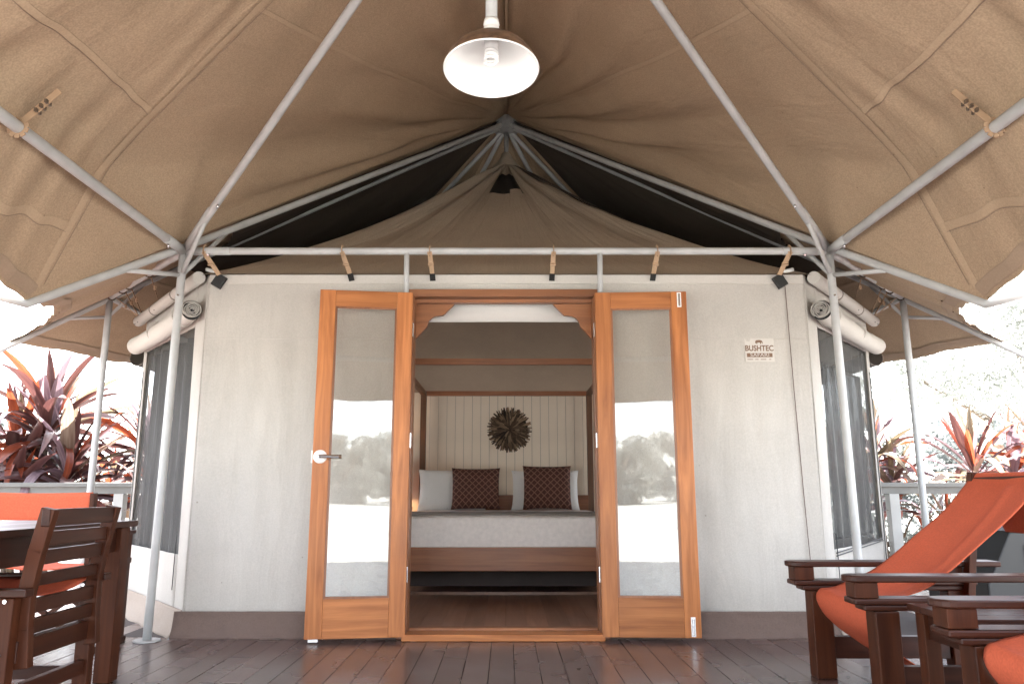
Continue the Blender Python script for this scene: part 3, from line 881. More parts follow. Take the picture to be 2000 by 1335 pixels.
wallgrid(W4, mir(W4, -1), 1.98, WT, 19, 0.003, "rear_wall", nu=20, nv=4)
wallgrid(W4, mir(W4, -1), 0.9, 1.98, 19, 0.0, "mesh_window", 'added_netting_open', nu=6, nv=6)  # unseen rear opening, also added to brighten the interior
wallgrid((DC - OX, W1.y, 0), (DC + OX, W1.y, 0), 2.125, WT, 21, 0.004, "transom_canvas", nu=30, nv=8)
# top hem along the front, stitched
MB().box((0, W1.y - 0.006, WT - 0.028), (3.93, 0.010, 0.062)).build("top_hem", M['wall_plain'], tent, bevel=0.003)
MB().box((-1.32, W1.y - 0.0085, 1.84), (1.28, 0.006, 0.004)).build("stitch_line", M['wall_plain'], tent)
MB().box((1.32, W1.y - 0.0085, 1.84), (1.28, 0.006, 0.003)).build("stitch_line", M['wall_plain'], tent)
MB().tube([(1.84, W1.y - 0.012, WT - 0.06), (1.85, W1.y - 0.014, 1.5), (1.865, W1.y - 0.014, 0.8), (1.88, W1.y - 0.02, 0.16)], 0.0025, 6).build("stitch_line", M['skirt'], tent)
# black corner pads and straps from the front beam
for x, xb, corner in ((-1.95, -1.88, 1), (-1.06, -1.02, 0), (-0.495, -0.485, 0), (0.305, 0.30, 0), (0.975, 0.965, 0), (1.83, 1.79, 1)):
    top = Vector((x, 4.77, 2.39)); bot = Vector((xb, W1.y - 0.018, WT - 0.03))
    mb = MB()
    for k in range(12):
        t0_, t1_ = 2 * math.pi * k / 12, 2 * math.pi * (k + 1) / 12
        mb.beam(top + Vector((0, math.cos(t0_), math.sin(t0_))) * 0.028, top + Vector((0, math.cos(t1_), math.sin(t1_))) * 0.028, 0.032, 0.004, up=(1, 0, 0))
    fr = top + Vector((0, -0.026, -0.012))
    mb.beam(fr, bot, 0.030, 0.004, up=(0, 1, 0))
    st = mb.build("strap", M['strap'], tent)
    mb = MB()
    mid = fr.lerp(bot, 0.42)
    for k in range(2): mb.box(mid + Vector((0, -0.006, -0.014 * k)), (0.040, 0.010, 0.007))
    mb.build("buckle", M['strap'], st)
    if corner:
        sg = -1 if x < 0 else 1
        MB().beam(bot + Vector((-0.01 * sg, -0.012, 0.02)), bot + Vector((0.035 * sg, -0.012, -0.055)), 0.07, 0.03, up=(0, 1, 0)).build("corner_pad", M['black'], st, bevel=0.004)
        smooth_pipe(MB().tube([bot + Vector((0.05 * sg, 0.02, 0.055)), bot + Vector((0.12 * sg, 0.03, 0.075))], 0.013, 10).build("pole_end", M['white'], st))
    else:
        MB().beam(fr.lerp(bot, 0.80) + Vector((0, -0.003, 0)), bot + Vector((0, -0.003, -0.012)), 0.036, 0.007, up=(0, 1, 0)).build("strap_end", M['black'], st)

# inner roof: eight concave facets running up to a peak
PEAK = Vector((0, CY, 4.50))
corners = [W1, W2, W3, W4, mir(W4, -1), mir(W3, -1), mir(W2, -1), mir(W1, -1)]
rim = [Vector((c.x * 1.012, CY + (c.y - CY) * 1.012, WT + 0.0)) for c in corners]
def roof_facet(a, b, seed, front=False):
    def fn(s, t):
        q = a.lerp(b, t)
        p = PEAK.lerp(q, s)
        r0 = 0.10
        sag = 0.66 * (s ** 1.5) * (1 - s) + 0.10 * (s ** 0.6) * (1 - s) ** 2                # hollow profile
        p.z -= sag
        if s < 0.12: p.z = min(p.z, PEAK.z - (s / 0.12) ** 2 * 0.12)
        e = min(1, 8 * s) * (1 - s)
        f = 0.5 + 0.7 * noise.noise(Vector((t * 3, s * 2, seed)))
        h = 0.045 * math.sin(t * 34 + 3 * noise.noise(Vector((s * 2, t * 2, seed)))) * f
        edge = math.exp(-(min(t, 1 - t) / 0.28) ** 2)
        p.z += h * e * (0.25 + 1.0 * edge) + 0.02 * noise.noise(Vector((p.x * 2, p.y * 2, seed))) * e
        return p
    return fn
for i in range(8):
    a, b = rim[i], rim[(i + 1) % 8]
    fn = roof_facet(a, b, 50 + i)
    if i == 7:
        mb = MB().grid(fn, 90, 120, (4.0, 4.0))
        # cut the vent opening out of the front facet
        s0, s1 = 0.125, 0.30
        nv = 121
        keep = []
        for f in mb.f:
            ii = sum(v // nv for v in f) / 4 / 90; jj = sum(v % nv for v in f) / 4 / 120
            keep.append(not (s0 < ii < s1 and 0.36 < jj < 0.64))
        mb.f = [f for f, k in zip(mb.f, keep) if k]
        mb.build("inner_roof", M['inner_roof'], tent, smooth=True)
        vm = MB().grid(lambda u, v: fn(0.11 + 0.21 * u, 0.33 + 0.34 * v) + Vector((0, 0.018, -0.014)), 8, 12)
        vm.build("vent_mesh", M['black'], tent, smooth=True)
        fl = MB().grid(lambda u, v: fn(0.29 + 0.06 * u, 0.38 + 0.09 * v) + Vector((0, -0.012, 0.02)), 6, 6)
        fl.build("vent_flap", M['inner_roof'], tent, smooth=True)
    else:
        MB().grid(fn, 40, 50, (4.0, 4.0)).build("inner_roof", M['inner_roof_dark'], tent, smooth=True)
    MB().grid(lambda u, v, fn=fn: fn(0.05 + 0.93 * u, v) + Vector((0, 0, -0.07)), 20, 24, (4.0, 4.0)).build("roof_liner", M['liner'], tent, smooth=True)
MB().lathe([(0.0, 0.10), (0.045, 0.09), (0.07, 0.03), (0.13, -0.05), (0.20, -0.13)], PEAK + Vector((0, 0, 0.0)), 24).build("peak_cap", M['inner_roof'], tent, smooth=True)

# ------------------------------------------------------------------ door frame and leaves
DW, DT = 0.578, 2.085
for s in (-1, 1):
    MB().box((DC + s * 0.608, 4.885, 1.05), (0.062, 0.13, 2.10)).build("door_jamb", M['frame_z'], tent, bevel=0.004)
MB().box((DC, 4.885, 2.125), (1.278, 0.13, 0.05)).build("door_head", M['frame_x'], tent, bevel=0.004)
MB().box((DC, 4.92, 2.089), (1.154, 0.05, 0.022)).build("door_stop", M['frame_x'], tent)
MB().box((DC, 4.83, 0.020), (1.20, 0.15, 0.038)).build("threshold", M['door_x'], tent, bevel=0.004)
MB().box((DC, 4.945, 0.026), (1.15, 0.07, 0.05)).build("threshold", M['frame_x'], tent, bevel=0.004)
# carved corner brackets of the opening
def bracket(s):
    pts = [(0.0, 0.0), (0.262, 0.0), (0.20, -0.062), (0.185, -0.075), (0.16, -0.078), (0.135, -0.080), (0.11, -0.090), (0.09, -0.108), (0.08, -0.130), (0.076, -0.152), (0.05, -0.178), (0.0, -0.232)]
    out = [Vector((DC + s * (0.576 - p[0] * 0.96), 4.93, 2.077 + p[1])) for p in pts]
    if s > 0: out = out[::-1]
    return MB().prism(out, (0, 0, 0), (0, 0.028, 0)).build("corner_bracket", M['frame_x'], tent)
bracket(1); bracket(-1)
def door(s, ang, label):
    root = bpy.data.objects.new("door", None); col.objects.link(root)
    root.parent = tent; root.matrix_parent_inverse = tent.matrix_basis.inverted()
    hinge = Vector((DC + s * 0.584, 4.795, 0.025))
    root.matrix_basis = Matrix.Translation(hinge) @ Matrix.Rotation(R(ang), 4, 'Z')
    root["label"] = label
    def part(mb, name, mat, bevel=0.0, parent=None, smooth=False):
        me = mb.mesh(name, smooth, M[mat])
        o = bpy.data.objects.new(name, me); col.objects.link(o)
        o.parent = root
        if bevel:
            md = o.modifiers.new("bevel", 'BEVEL'); md.width = bevel; md.segments = 2; md.limit_method = 'ANGLE'
        return o
    T = 0.040; S = 0.098
    # leaf spans local x from 0 to s*DW, front face at -y
    part(MB().box((s * S / 2, -T / 2, DT / 2), (S, T, DT)), "stile", 'door_z', 0.003)
    part(MB().box((s * (DW - S / 2), -T / 2, DT / 2), (S, T, DT)), "stile", 'door_z', 0.003)
    gw = DW - 2 * S
    part(MB().box((s * DW / 2, -T / 2 + 0.001, DT - 0.052), (gw - 0.001, T - 0.002, 0.104)), "rail", 'door_x', 0.002)
    part(MB().box((s * DW / 2, -T / 2 + 0.001, 0.111), (gw - 0.001, T - 0.002, 0.222)), "rail", 'door_x', 0.002)
    z0, z1 = 0.222, DT - 0.104
    bead = MB()
    x0, x1 = s * S, s * (DW - S)
    for zz in (z0 + 0.006, z1 - 0.006): bead.box(((x0 + x1) / 2, -T + 0.012, zz), (gw - 0.001, 0.014, 0.012))
    for xx in (x0 + s * 0.006, x1 - s * 0.006): bead.box((xx, -T + 0.012, (z0 + z1) / 2), (0.012, 0.014, z1 - z0 - 0.024))
    part(bead, "glazing_bead", 'frame_z')
    part(MB().box(((x0 + x1) / 2, -T / 2 - 0.002, (z0 + z1) / 2), (gw - 0.004, 0.005, z1 - z0 - 0.004)), "pane", 'glass')
    # hinges
    for zz in (0.35, 1.15, 1.85):
        part(MB().tube([(s * -0.004, 0.004, zz - 0.045), (s * -0.004, 0.004, zz + 0.045)], 0.007, 10), "hinge", 'chrome')
    return root, part, T, S
ro, part, T, S = door(-1, 8.0, "left glazed leaf with round lever lock")
hx = -(DW - 0.045)
hz = 1.045
part(MB().lathe([(0.0, 0.02), (0.022, 0.02), (0.036, 0.012), (0.041, 0.0)], (hx, -T, hz), 28, Matrix.Rotation(R(90), 3, 'X')), "handle_rose", 'enamel_white', smooth=True)
part(MB().tube([(hx, -T, hz), (hx, -T - 0.05, hz)], 0.011, 12), "handle_spindle", 'chrome', smooth=False)
part(MB().tube([(hx - 0.004, -T - 0.05, hz), (hx + 0.03, -T - 0.052, hz + 0.001), (hx + 0.075, -T - 0.05, hz - 0.001), (hx + 0.115, -T - 0.048, hz)], 0.011, 12), "handle", 'chrome', smooth=False)
part(MB().tube([(hx + 0.115, -T - 0.048, hz), (hx + 0.13, -T - 0.047, hz)], 0.0125, 12), "handle_tip", 'rust')
part(MB().box((-(DW + 0.004), -T / 2, hz), (0.010, 0.024, 0.075)), "latch_plate", 'enamel_white')
part(MB().box((-(DW - 0.05), -T / 2, -0.008), (0.055, 0.03, 0.016)), "door_stop", 'enamel_white')
ro, part, T, S = door(1, -3.0, "right glazed leaf with two small bolts")
for zz, h in ((DT - 0.055, 0.095), (0.062, 0.11)):
    part(MB().box((DW - 0.047, -T - 0.002, zz), (0.026, 0.005, h)), "bolt_plate", 'enamel_white', 0.001)
    part(MB().tube([(DW - 0.047, -T - 0.009, zz - h * 0.45), (DW - 0.047, -T - 0.009, zz + h * 0.40)], 0.006, 10), "slide_bolt", 'chrome')
    part(MB().tube([(DW - 0.047, -T - 0.009, zz + 0.01), (DW - 0.047, -T - 0.026, zz + 0.01)], 0.005, 8), "bolt_knob", 'chrome')

# maker's label printed on the right-hand wall
LX, LZ, LY = 1.645, 1.765, W1.y - 0.0145
lab = MB().box((LX, LY + 0.001, LZ), (0.19, 0.003, 0.155)).build("printed_label", M['patch'], tent)
def text(body, size, x, z, mat, sx=1.0, thick=0.0):
    cu = bpy.data.curves.new("lettering", 'FONT')
    cu.body = body; cu.size = size; cu.align_x = 'CENTER'; cu.align_y = 'CENTER'; cu.extrude = 0.0006; cu.offset = thick
    o = bpy.data.objects.new("lettering", cu); col.objects.link(o)
    dg = bpy.context.evaluated_depsgraph_get(); dg.update()
    me = bpy.data.meshes.new_from_object(o.evaluated_get(dg))
    bpy.data.objects.remove(o); bpy.data.curves.remove(cu)
    me.materials.clear(); me.materials.append(mat)
    t = bpy.data.objects.new("lettering", me); col.objects.link(t)
    t.parent = lab
    t.location = (x, LY - 0.0015, z); t.rotation_euler = (R(90), 0, 0); t.scale = (sx, 1, 1)
    return t
text("BUSHTEC", 0.052, LX - 0.002, LZ + 0.010, M['print'], 0.84, 0.0012)
MB().box((LX - 0.002, LY - 0.0013, LZ - 0.034), (0.165, 0.002, 0.026)).build("label_band", M['print'], lab)
text("SAFARI", 0.030, LX - 0.002, LZ - 0.034, M['patch'], 1.35).location.y = LY - 0.0035
# small elephant mark above the lettering
eo = [(-0.024, 0.0), (-0.024, 0.016), (-0.018, 0.024), (-0.004, 0.026), (0.008, 0.026), (0.016, 0.023), (0.022, 0.018), (0.025, 0.008), (0.025, 0.0), (0.022, 0.0), (0.021, 0.008), (0.016, 0.011), (0.014, 0.0), (0.008, 0.0), (0.007, 0.009), (-0.010, 0.009), (-0.011, 0.0), (-0.017, 0.0), (-0.018, 0.010)]
MB().prism([Vector((LX - 0.002 + p[0], LY - 0.0012, LZ + 0.040 + p[1])) for p in eo], (0, 0, 0), (0, 0.001, 0)).build("elephant_mark", M['print'], lab)
for k, w in enumerate((0.05, 0.03, 0.05, 0.02)):
    MB().box((LX - 0.065 + 0.043 * k, LY - 0.0012, LZ - 0.062), (w * 0.7, 0.002, 0.004)).build("label_rule", M['print'], lab)

# ivory valance just inside the door
MB().grid(lambda u, v: Vector((DC - 0.59 + 1.18 * u, 5.06 + 0.004 * math.sin(u * 9), 1.985 + 0.20 * v)), 20, 3).build("valance", M['ivory'], tent, smooth=True, solid=0.004)

# ------------------------------------------------------------------ inside the tent
part_wall = MB().box((0, 8.50, 0.97), (3.2, 0.05, 1.94)).build("headboard_partition", M['deck_gap'])
tag(part_wall, "cream boarded partition wall behind the bed head", "partition")
bm_ = MB().box((0, 0, 0), (0.0905, 0.016, 1.93)).mesh("board", mat=M['panel'])
for i in range(32):
    o = bpy.data.objects.new("board", bm_); col.objects.link(o); o.parent = part_wall
    o.location = (-1.45 + 0.0935 * i, 8.467, 0.975)
    if i == 0:
        md = o.modifiers.new("bevel", 'BEVEL'); md.width = 0.004; md.segments = 1
bed = thing("four_poster_bed", "timber four poster bed with pale woven coverlet inside the tent", "bed", (0, 7.3, 0))
BX, B0, B1, BH = 0.90, 6.26, 8.34, 1.94
for x in (-BX, BX):
    for y in (B0, B1):
        MB().box((x, y, BH / 2 + 0.02), (0.06, 0.06, BH - 0.04)).build("bed_post", M['bed_z'], bed, bevel=0.004)
    MB().box((x, (B0 + B1) / 2, BH - 0.025), (0.05, B1 - B0 - 0.062, 0.05)).build("canopy_rail", M['bed_y'], bed, bevel=0.003)
    MB().box((x, (B0 + B1) / 2, 0.345), (0.035, B1 - B0 - 0.062, 0.17)).build("side_rail", M['bed_y'], bed, bevel=0.003)
MB().box((0, B0, BH - 0.025), (2 * BX - 0.062, 0.05, 0.05)).build("canopy_rail", M['bed_x'], bed, bevel=0.003)
MB().box((0, B1, BH - 0.025), (2 * BX - 0.062, 0.05, 0.05)).build("canopy_rail", M['bed_x'], bed, bevel=0.003)
MB().box((0, B0 - 0.012, 0.345), (2 * BX - 0.062, 0.04, 0.18)).build("foot_rail", M['bed_x'], bed, bevel=0.004)
MB().box((0, B1 - 0.02, 0.62), (2 * BX - 0.062, 0.04, 0.42)).build("headboard", M['bed_x'], bed, bevel=0.004)
MB().box((0, 7.45, 0.26), (1.72, 1.5, 0.34)).build("underbed_shade_block", M['deck_gap'], bed)  # dark block added to stand for the shade under the bed
MB().box((0, 6.72, 0.028), (2.1, 0.03, 0.03)).build("plinth_strip", M['floor'], bed, bevel=0.003)
def rbox(cx, cy, cz, dx, dy, dz, r, name, mat, parent, nz=0.004, seed=0, n=26):
    """Soft rounded block."""
    def sup(a, e): return math.copysign(abs(a) ** e, a)
    mb = MB()
    nu, nv_ = n * 2, n
    for i in range(nv_ + 1):
        ph = -math.pi / 2 + math.pi * i / nv_
        for j in range(nu):
            th = 2 * math.pi * j / nu
            e = r
            x = dx / 2 * sup(math.cos(ph), e) * sup(math.cos(th), e)
            y = dy / 2 * sup(math.cos(ph), e) * sup(math.sin(th), e)
            z = dz / 2 * sup(math.sin(ph), e)
            q = noise.noise(Vector((x * 6, y * 6, z * 6 + seed))) * nz
            mb.v.append((cx + x, cy + y, cz + z + q))
    for i in range(nv_):
        for j in range(nu):
            j2 = (j + 1) % nu
            mb.f.append((i * nu + j, i * nu + j2, (i + 1) * nu + j2, (i + 1) * nu + j))
    return mb.build(name, M[mat], parent, smooth=True)
rbox(0, 7.25, 0.545, 1.82, 2.02, 0.27, 0.16, "coverlet", 'coverlet', bed, 0.008, 3, 40)
def throw(u, v):
    x = -0.915 + 1.83 * u
    ed = max(0, abs(x) - 0.86) / 0.055
    return Vector((x, 6.30 + 0.55 * v, 0.688 - 0.025 * ed ** 2 + 0.004 * noise.noise(Vector((x * 8, v * 4, 2))) - 0.010 * max(0, 0.12 - v) / 0.12))
MB().grid(throw, 60, 14).build("folded_blanket", M['throw'], bed, smooth=True, solid=0.014)
def cushion(name, x, y, z, w, h, d, mat, tilt, label, cat, rz=0, seed=0, group=None, corner=0.18):
    mb = MB()
    n = 22
    for side in (-1, 1):
        for i in range(n + 1):
            for j in range(n + 1):
                u = i / n * 2 - 1; v = j / n * 2 - 1
                puff = ((1 - u * u) * (1 - v * v)) ** 0.45
                k = 1 - 0.055 * (1 - abs(u) ** 3 * 1.0) * (abs(v) ** 4) ; k2 = 1 - 0.055 * (1 - abs(v) ** 3) * (abs(u) ** 4)
                wr = 0.010 * noise.noise(Vector((u * 2.2, v * 2.2, seed + side)))
                mb.v.append((u * w / 2 * k2, side * (d / 2 * puff + wr * puff), v * h / 2 * k))
    w_ = n + 1
    for sidx in range(2):
        o = sidx * w_ * w_
        for i in range(n):
            for j in range(n):
                f = (o + i * w_ + j, o + (i + 1) * w_ + j, o + (i + 1) * w_ + j + 1, o + i * w_ + j + 1)
                mb.f.append(f if sidx == 0 else f[::-1])
    o = mb.build(name, M[mat], None, smooth=True)
    o.matrix_basis = Matrix.Translation((x, y, z)) @ Matrix.Rotation(rz, 4, 'Z') @ Matrix.Rotation(tilt, 4, 'X')
    return tag(o, label, cat, group)
cushion("pillow", -0.56, 8.05, 0.88, 0.70, 0.44, 0.20, 'linen', R(-16), "white pillow behind the left patterned cushion on the bed", "pillow", 0.03, 1, "pillows on the bed")
cushion("pillow", 0.40, 8.05, 0.88, 0.70, 0.42, 0.20, 'linen', R(-16), "white pillow behind the right patterned cushion on the bed", "pillow", -0.03, 5, "pillows on the bed")
cushion("cushion", -0.305, 7.78, 0.895, 0.485, 0.42, 0.17, 'cushion', R(-14), "left square maroon diamond patterned cushion leaning on pillow", "cushion", 0.02, 9, "patterned cushions")
cushion("cushion", 0.405, 7.76, 0.905, 0.485, 0.44, 0.17, 'cushion', R(-12), "right square maroon diamond patterned cushion leaning on pillow", "cushion", -0.02, 13, "patterned cushions")
# round feather wall ornament
art = thing("feather_wreath", "round brown feather ornament on the cream wall above the bed", "wall ornament", (0.035, 8.455, 1.53))
FM = [mat_leaf("dark_feather", (0.028, 0.018, 0.012), (0.07, 0.05, 0.035), 0.05, 0.8), mat_leaf("tan_feather", (0.20, 0.13, 0.08), (0.32, 0.22, 0.14), 0.05, 0.8), mat_leaf("brown_feather", (0.075, 0.048, 0.03), (0.14, 0.09, 0.055), 0.05, 0.8)]
rng = random.Random(4)
for k in range(280):
    th = k * 2.39996; ring = (k / 280) ** 0.55
    L = 0.06 + 0.10 * rng.random(); r0 = ring * 0.155
    w = 0.007 + 0.007 * rng.random()
    base = Vector((math.cos(th) * r0, -0.055 + 0.05 * ring, math.sin(th) * r0))
    a2 = th + rng.uniform(-0.3, 0.3)
    tip = Vector((math.cos(th) * r0 + math.cos(a2) * L, -0.055 + 0.05 * ring - 0.025 * rng.random() + 0.02, math.sin(th) * r0 + math.sin(a2) * L))
    lim = 0.238 + 0.014 * rng.random()
    if math.hypot(tip.x, tip.z) > lim: tip *= lim / math.hypot(tip.x, tip.z)
    sd_ = Vector((-math.sin(a2), 0, math.cos(a2))) * w
    mb = MB()
    md_ = base.lerp(tip, 0.55) + Vector((0, -0.008, 0))
    mb.add([base - sd_ * 0.4, base + sd_ * 0.4, md_ + sd_, tip + sd_ * 0.5, tip - sd_ * 0.5, md_ - sd_, md_ + Vector((0, -0.004, 0))], [(0, 1, 6), (1, 2, 6), (2, 3, 6), (3, 4, 6), (4, 5, 6), (5, 0, 6)])
    o = bpy.data.objects.new("feather", mb.mesh("feather", mat=FM[rng.choice((0, 1, 1, 2, 2, 2))])); col.objects.link(o); o.parent = art
MB().lathe([(0.0, 0.015), (0.2, 0.012), (0.2, 0.0)], (0.035, 8.452, 1.53), 24, Matrix.Rotation(R(90), 3, 'X')).build("backing", FM[0], art)
# bedside table and lamp
bt = thing("bedside_table", "dark timber bedside table beside the bed on the left", "table", (-1.22, 8.15, 0))
MB().box((-1.22, 8.15, 0.69), (0.44, 0.42, 0.035)).build("table_top", M['bed_x'], bt, bevel=0.004)
for sx in (-1, 1):
    for sy in (-1, 1): MB().box((-1.22 + sx * 0.18, 8.15 + sy * 0.17, 0.336), (0.045, 0.045, 0.67)).build("leg", M['bed_z'], bt)
lp = thing("bedside_lamp", "brown drum shade table lamp glowing on the bedside table", "lamp", (-1.14, 8.2, 0.71))
lo = Vector((-1.14, 8.2, 0.7085))
MB().lathe([(0.0, 0.0), (0.07, 0.0), (0.07, 0.015), (0.02, 0.03), (0.018, 0.16), (0.0, 0.16)], lo, 20).build("lamp_base", M['bed_z'], lp, smooth=True)
MB().lathe([(0.15, 0.15), (0.15, 0.52)], lo, 32).build("lamp_shade", M['lampshade'], lp, smooth=True, solid=0.003)
gm, gn, gl_, gb = newmat("warm_bulb"); gb.inputs["Emission Color"].default_value = (1, 0.6, 0.3, 1); gb.inputs["Emission Strength"].default_value = 14.0; gb.inputs["Base Color"].default_value = (1, 0.9, 0.8, 1)
MB().lathe([(0.0, 0.2), (0.03, 0.22), (0.035, 0.26), (0.02, 0.3), (0.0, 0.31)], lo, 16).build("lamp_bulb", gm, lp, smooth=True)

# ------------------------------------------------------------------ pendant lamp on the verandah
pl = thing("pendant_lamp", "enamel pendant lamp with white inside hanging from the verandah peak", "pendant lamp", (-0.055, 2.55, 2.2))
lc = Vector((-0.055, 2.55, 2.365))
tl = Matrix.Rotation(R(-5), 3, 'X')
prof_o = [(0.172, 0.0), (0.171, 0.006), (0.160, 0.035), (0.135, 0.072), (0.100, 0.102), (0.062, 0.122), (0.040, 0.130)]
prof_i = [(r_ - 0.004, z - 0.003 if i else z) for i, (r_, z) in enumerate(prof_o)][:-1] + [(0.0, 0.122)]
sh = MB().lathe(prof_o, lc, 56, tl).build("lamp_shade", M['rust'], pl, smooth=True)
MB().lathe(prof_i, lc, 56, tl).build("shade_layer", M['enamel_white'], sh, smooth=True)
mb = MB()
th = np.linspace(0, 2 * math.pi, 57)
mb.tube([tuple(lc + tl @ Vector((0.171 * math.cos(t), 0.171 * math.sin(t), 0.0))) for t in th], 0.0035, 8, caps=False)
mb.build("shade_rim", M['enamel_white'], sh, smooth=True)
MB().lathe([(0.028, 0.118), (0.034, 0.128), (0.036, 0.150), (0.030, 0.162), (0.026, 0.172), (0.030, 0.180), (0.026, 0.200), (0.0, 0.202)], lc, 24).build("lamp_neck", M['white'], pl, smooth=True)
smooth_pipe(MB().tube([lc + Vector((0, 0.0, 0.2)), (lc.x, 2.60, VAP.z - 0.05)], 0.022, 16).build("down_rod", M['pole'], pl))
mb = MB()
hel = []
for k in range(100):
    a = k / 99 * 2 * math.pi * 3.5
    hel.append(lc + tl @ Vector((0.021 * math.cos(a), 0.021 * math.sin(a), 0.085 - 0.055 * k / 99)))
mb.tube(hel, 0.0062, 10)
mb.build("spiral_tube", M['enamel_white'], pl, smooth=True)
MB().lathe([(0.0, 0.082), (0.026, 0.084), (0.027, 0.12), (0.0, 0.122)], lc, 20, tl).build("bulb_cap", M['white'], pl, smooth=True)

# ------------------------------------------------------------------ verandah furniture
# dining table, left
dt = thing("dining_table", "dark timber dining table at the left edge of the deck", "table", (-2.3, 3.0, 0))
TX1, TX0, TY0, TY1, TZ = -1.80, -2.85, 1.75, 3.86, 0.725
npl = 8; pw = (TX1 - TX0) / npl
for i in range(npl):
    MB().box((TX0 + pw * (i + 0.5), (TY0 + TY1) / 2, TZ - 0.014), (pw - 0.003, TY1 - TY0, 0.028)).build("plank", M['dark_y'], dt, bevel=0.002)
for x in (TX0 + 0.06, TX1 - 0.06):
    MB().box((x, (TY0 + TY1) / 2, TZ - 0.085), (0.026, TY1 - TY0 - 0.22, 0.11)).build("apron", M['dark_y'], dt)
    for y in (TY0 + 0.07, TY1 - 0.07):
        MB().box((x, y, (TZ - 0.03) / 2), (0.075, 0.085, TZ - 0.032)).build("leg", M['dark_z'], dt, bevel=0.004)
for y in (TY0 + 0.07, TY1 - 0.07):
    MB().box(((TX0 + TX1) / 2, y, TZ - 0.085), (TX1 - TX0 - 0.22, 0.026, 0.11)).build("apron", M['dark_x'], dt)
# slatted dining chair, drawn up to the table's right side
ch = thing("dining_chair", "dark slatted timber chair with orange seat drawn up to the dining table", "chair", (-1.85, 2.95, 0))
CX, CY0, CY1 = -1.635, 2.76, 3.20     # plane of the back
for y in (CY0, CY1):
    mb = MB()
    prof = [(0.035, 0.80), (0.005, 0.66), (-0.015, 0.52), (-0.012, 0.40), (0.0, 0.28)]
    for k in range(4):
        a, b = prof[k], prof[k + 1]
        mb.beam((CX + a[0], y, a[1] + 0.004), (CX + b[0], y, b[1] - 0.004), 0.036, 0.050, up=(1, 0, 0))
    mb.build("back_post", M['dark_z'], ch, bevel=0.003)
    sgn = -1 if y == CY0 else 1
    MB().box((CX - 0.048, y + sgn * 0.042, 0.255), (0.058, 0.046, 0.51)).build("leg", M['dark_z'], ch, bevel=0.004)
    MB().box((CX - 0.47, y + sgn * 0.042, 0.255), (0.058, 0.046, 0.51)).build("leg", M['dark_z'], ch, bevel=0.004)
    MB().box((CX - 0.25, y + sgn * 0.042, 0.525), (0.54, 0.050, 0.026)).build("seat_side", M['dark_x'], ch, bevel=0.004)
    MB().box((CX - 0.26, y + sgn * 0.042, 0.16), (0.36, 0.024, 0.05)).build("stretcher", M['dark_x'], ch, bevel=0.002)
def slat(z, h, x): MB().box((CX + x, (CY0 + CY1) / 2, z), (0.022, CY1 - CY0 - 0.038, h)).build("slat", M['dark_y'], ch, bevel=0.003)
MB().box((CX + 0.032, (CY0 + CY1) / 2, 0.772), (0.030, CY1 - CY0 + 0.045, 0.060)).build("top_rail", M['dark_y'], ch, bevel=0.004)
for z, h, x in ((0.700, 0.05, 0.016), (0.636, 0.05, 0.002), (0.560, 0.042, -0.008), (0.472, 0.05, -0.014), (0.405, 0.05, -0.013), ):
    slat(z, h, x)
MB().box((CX - 0.03, (CY0 + CY1) / 2, 0.33), (0.035, CY1 - CY0 + 0.05, 0.07)).build("back_rail", M['dark_y'], ch, bevel=0.003)
MB().box((CX - 0.048, (CY0 + CY1) / 2, 0.185), (0.028, CY1 - CY0 + 0.04, 0.055)).build("stretcher", M['dark_y'], ch, bevel=0.003)
MB().grid(lambda u, v: Vector((CX - 0.045 - 0.44 * u, CY0 - 0.015 + (CY1 - CY0 + 0.03) * v, 0.525 - 0.045 * 4 * v * (1 - v) * 0.8 + 0.004 * noise.noise(Vector((u * 4, v * 4, 0))))), 14, 14).build("canvas_seat", M['orange'], ch, smooth=True, solid=0.004)
for z in (0.20, 0.33, 0.50):
    for y in (CY0 - 0.066, CY1 - 0.02):
        smooth_pipe(MB().tube([(CX - 0.045, y, z), (CX - 0.045, y - 0.006, z)], 0.007, 10).build("bolt_head", M['chrome'], ch))
# director chair beyond the table
dc = thing("director_chair", "folding chair with orange canvas back beyond the dining table", "chair", (-2.57, 4.4, 0))
X0, X1, Y0 = -2.87, -2.27, 4.32
def dback(u, v): return Vector((X0 + (X1 - X0) * u, Y0 - 0.02 + 0.03 * math.sin(u * 3.14), 0.695 + 0.165 * v + 0.006 * math.sin(u * 3.14) * (v - 0.5) * -2))
MB().grid(dback, 20, 6).build("canvas_back", M['orange'], dc, smooth=True, solid=0.004)
MB().grid(lambda u, v: Vector((X0 + (X1 - X0) * u, Y0 + 0.05 + 0.40 * v, 0.47 - 0.03 * math.sin(u * 3.14))), 16, 6).build("canvas_seat", M['orange'], dc, smooth=True, solid=0.004)
for x in (X0, X1):
    MB().beam((x, Y0, 0.45), (x, Y0 - 0.01, 0.855), 0.024, 0.035, up=(0, 1, 0)).build("back_post", M['dark_z'], dc)
    MB().box((x, Y0 + 0.24, 0.625), (0.045, 0.48, 0.02)).build("arm", M['dark_y'], dc, bevel=0.003)
    MB().box((x, Y0 + 0.44, 0.31), (0.024, 0.035, 0.61)).build("front_post", M['dark_z'], dc)
    MB().box((x, Y0 + 0.24, 0.46), (0.026, 0.46, 0.03)).build("seat_rail", M['dark_y'], dc)
    MB().box((x, Y0 + 0.24, 0.015), (0.03, 0.48, 0.03)).build("foot", M['dark_y'], dc)
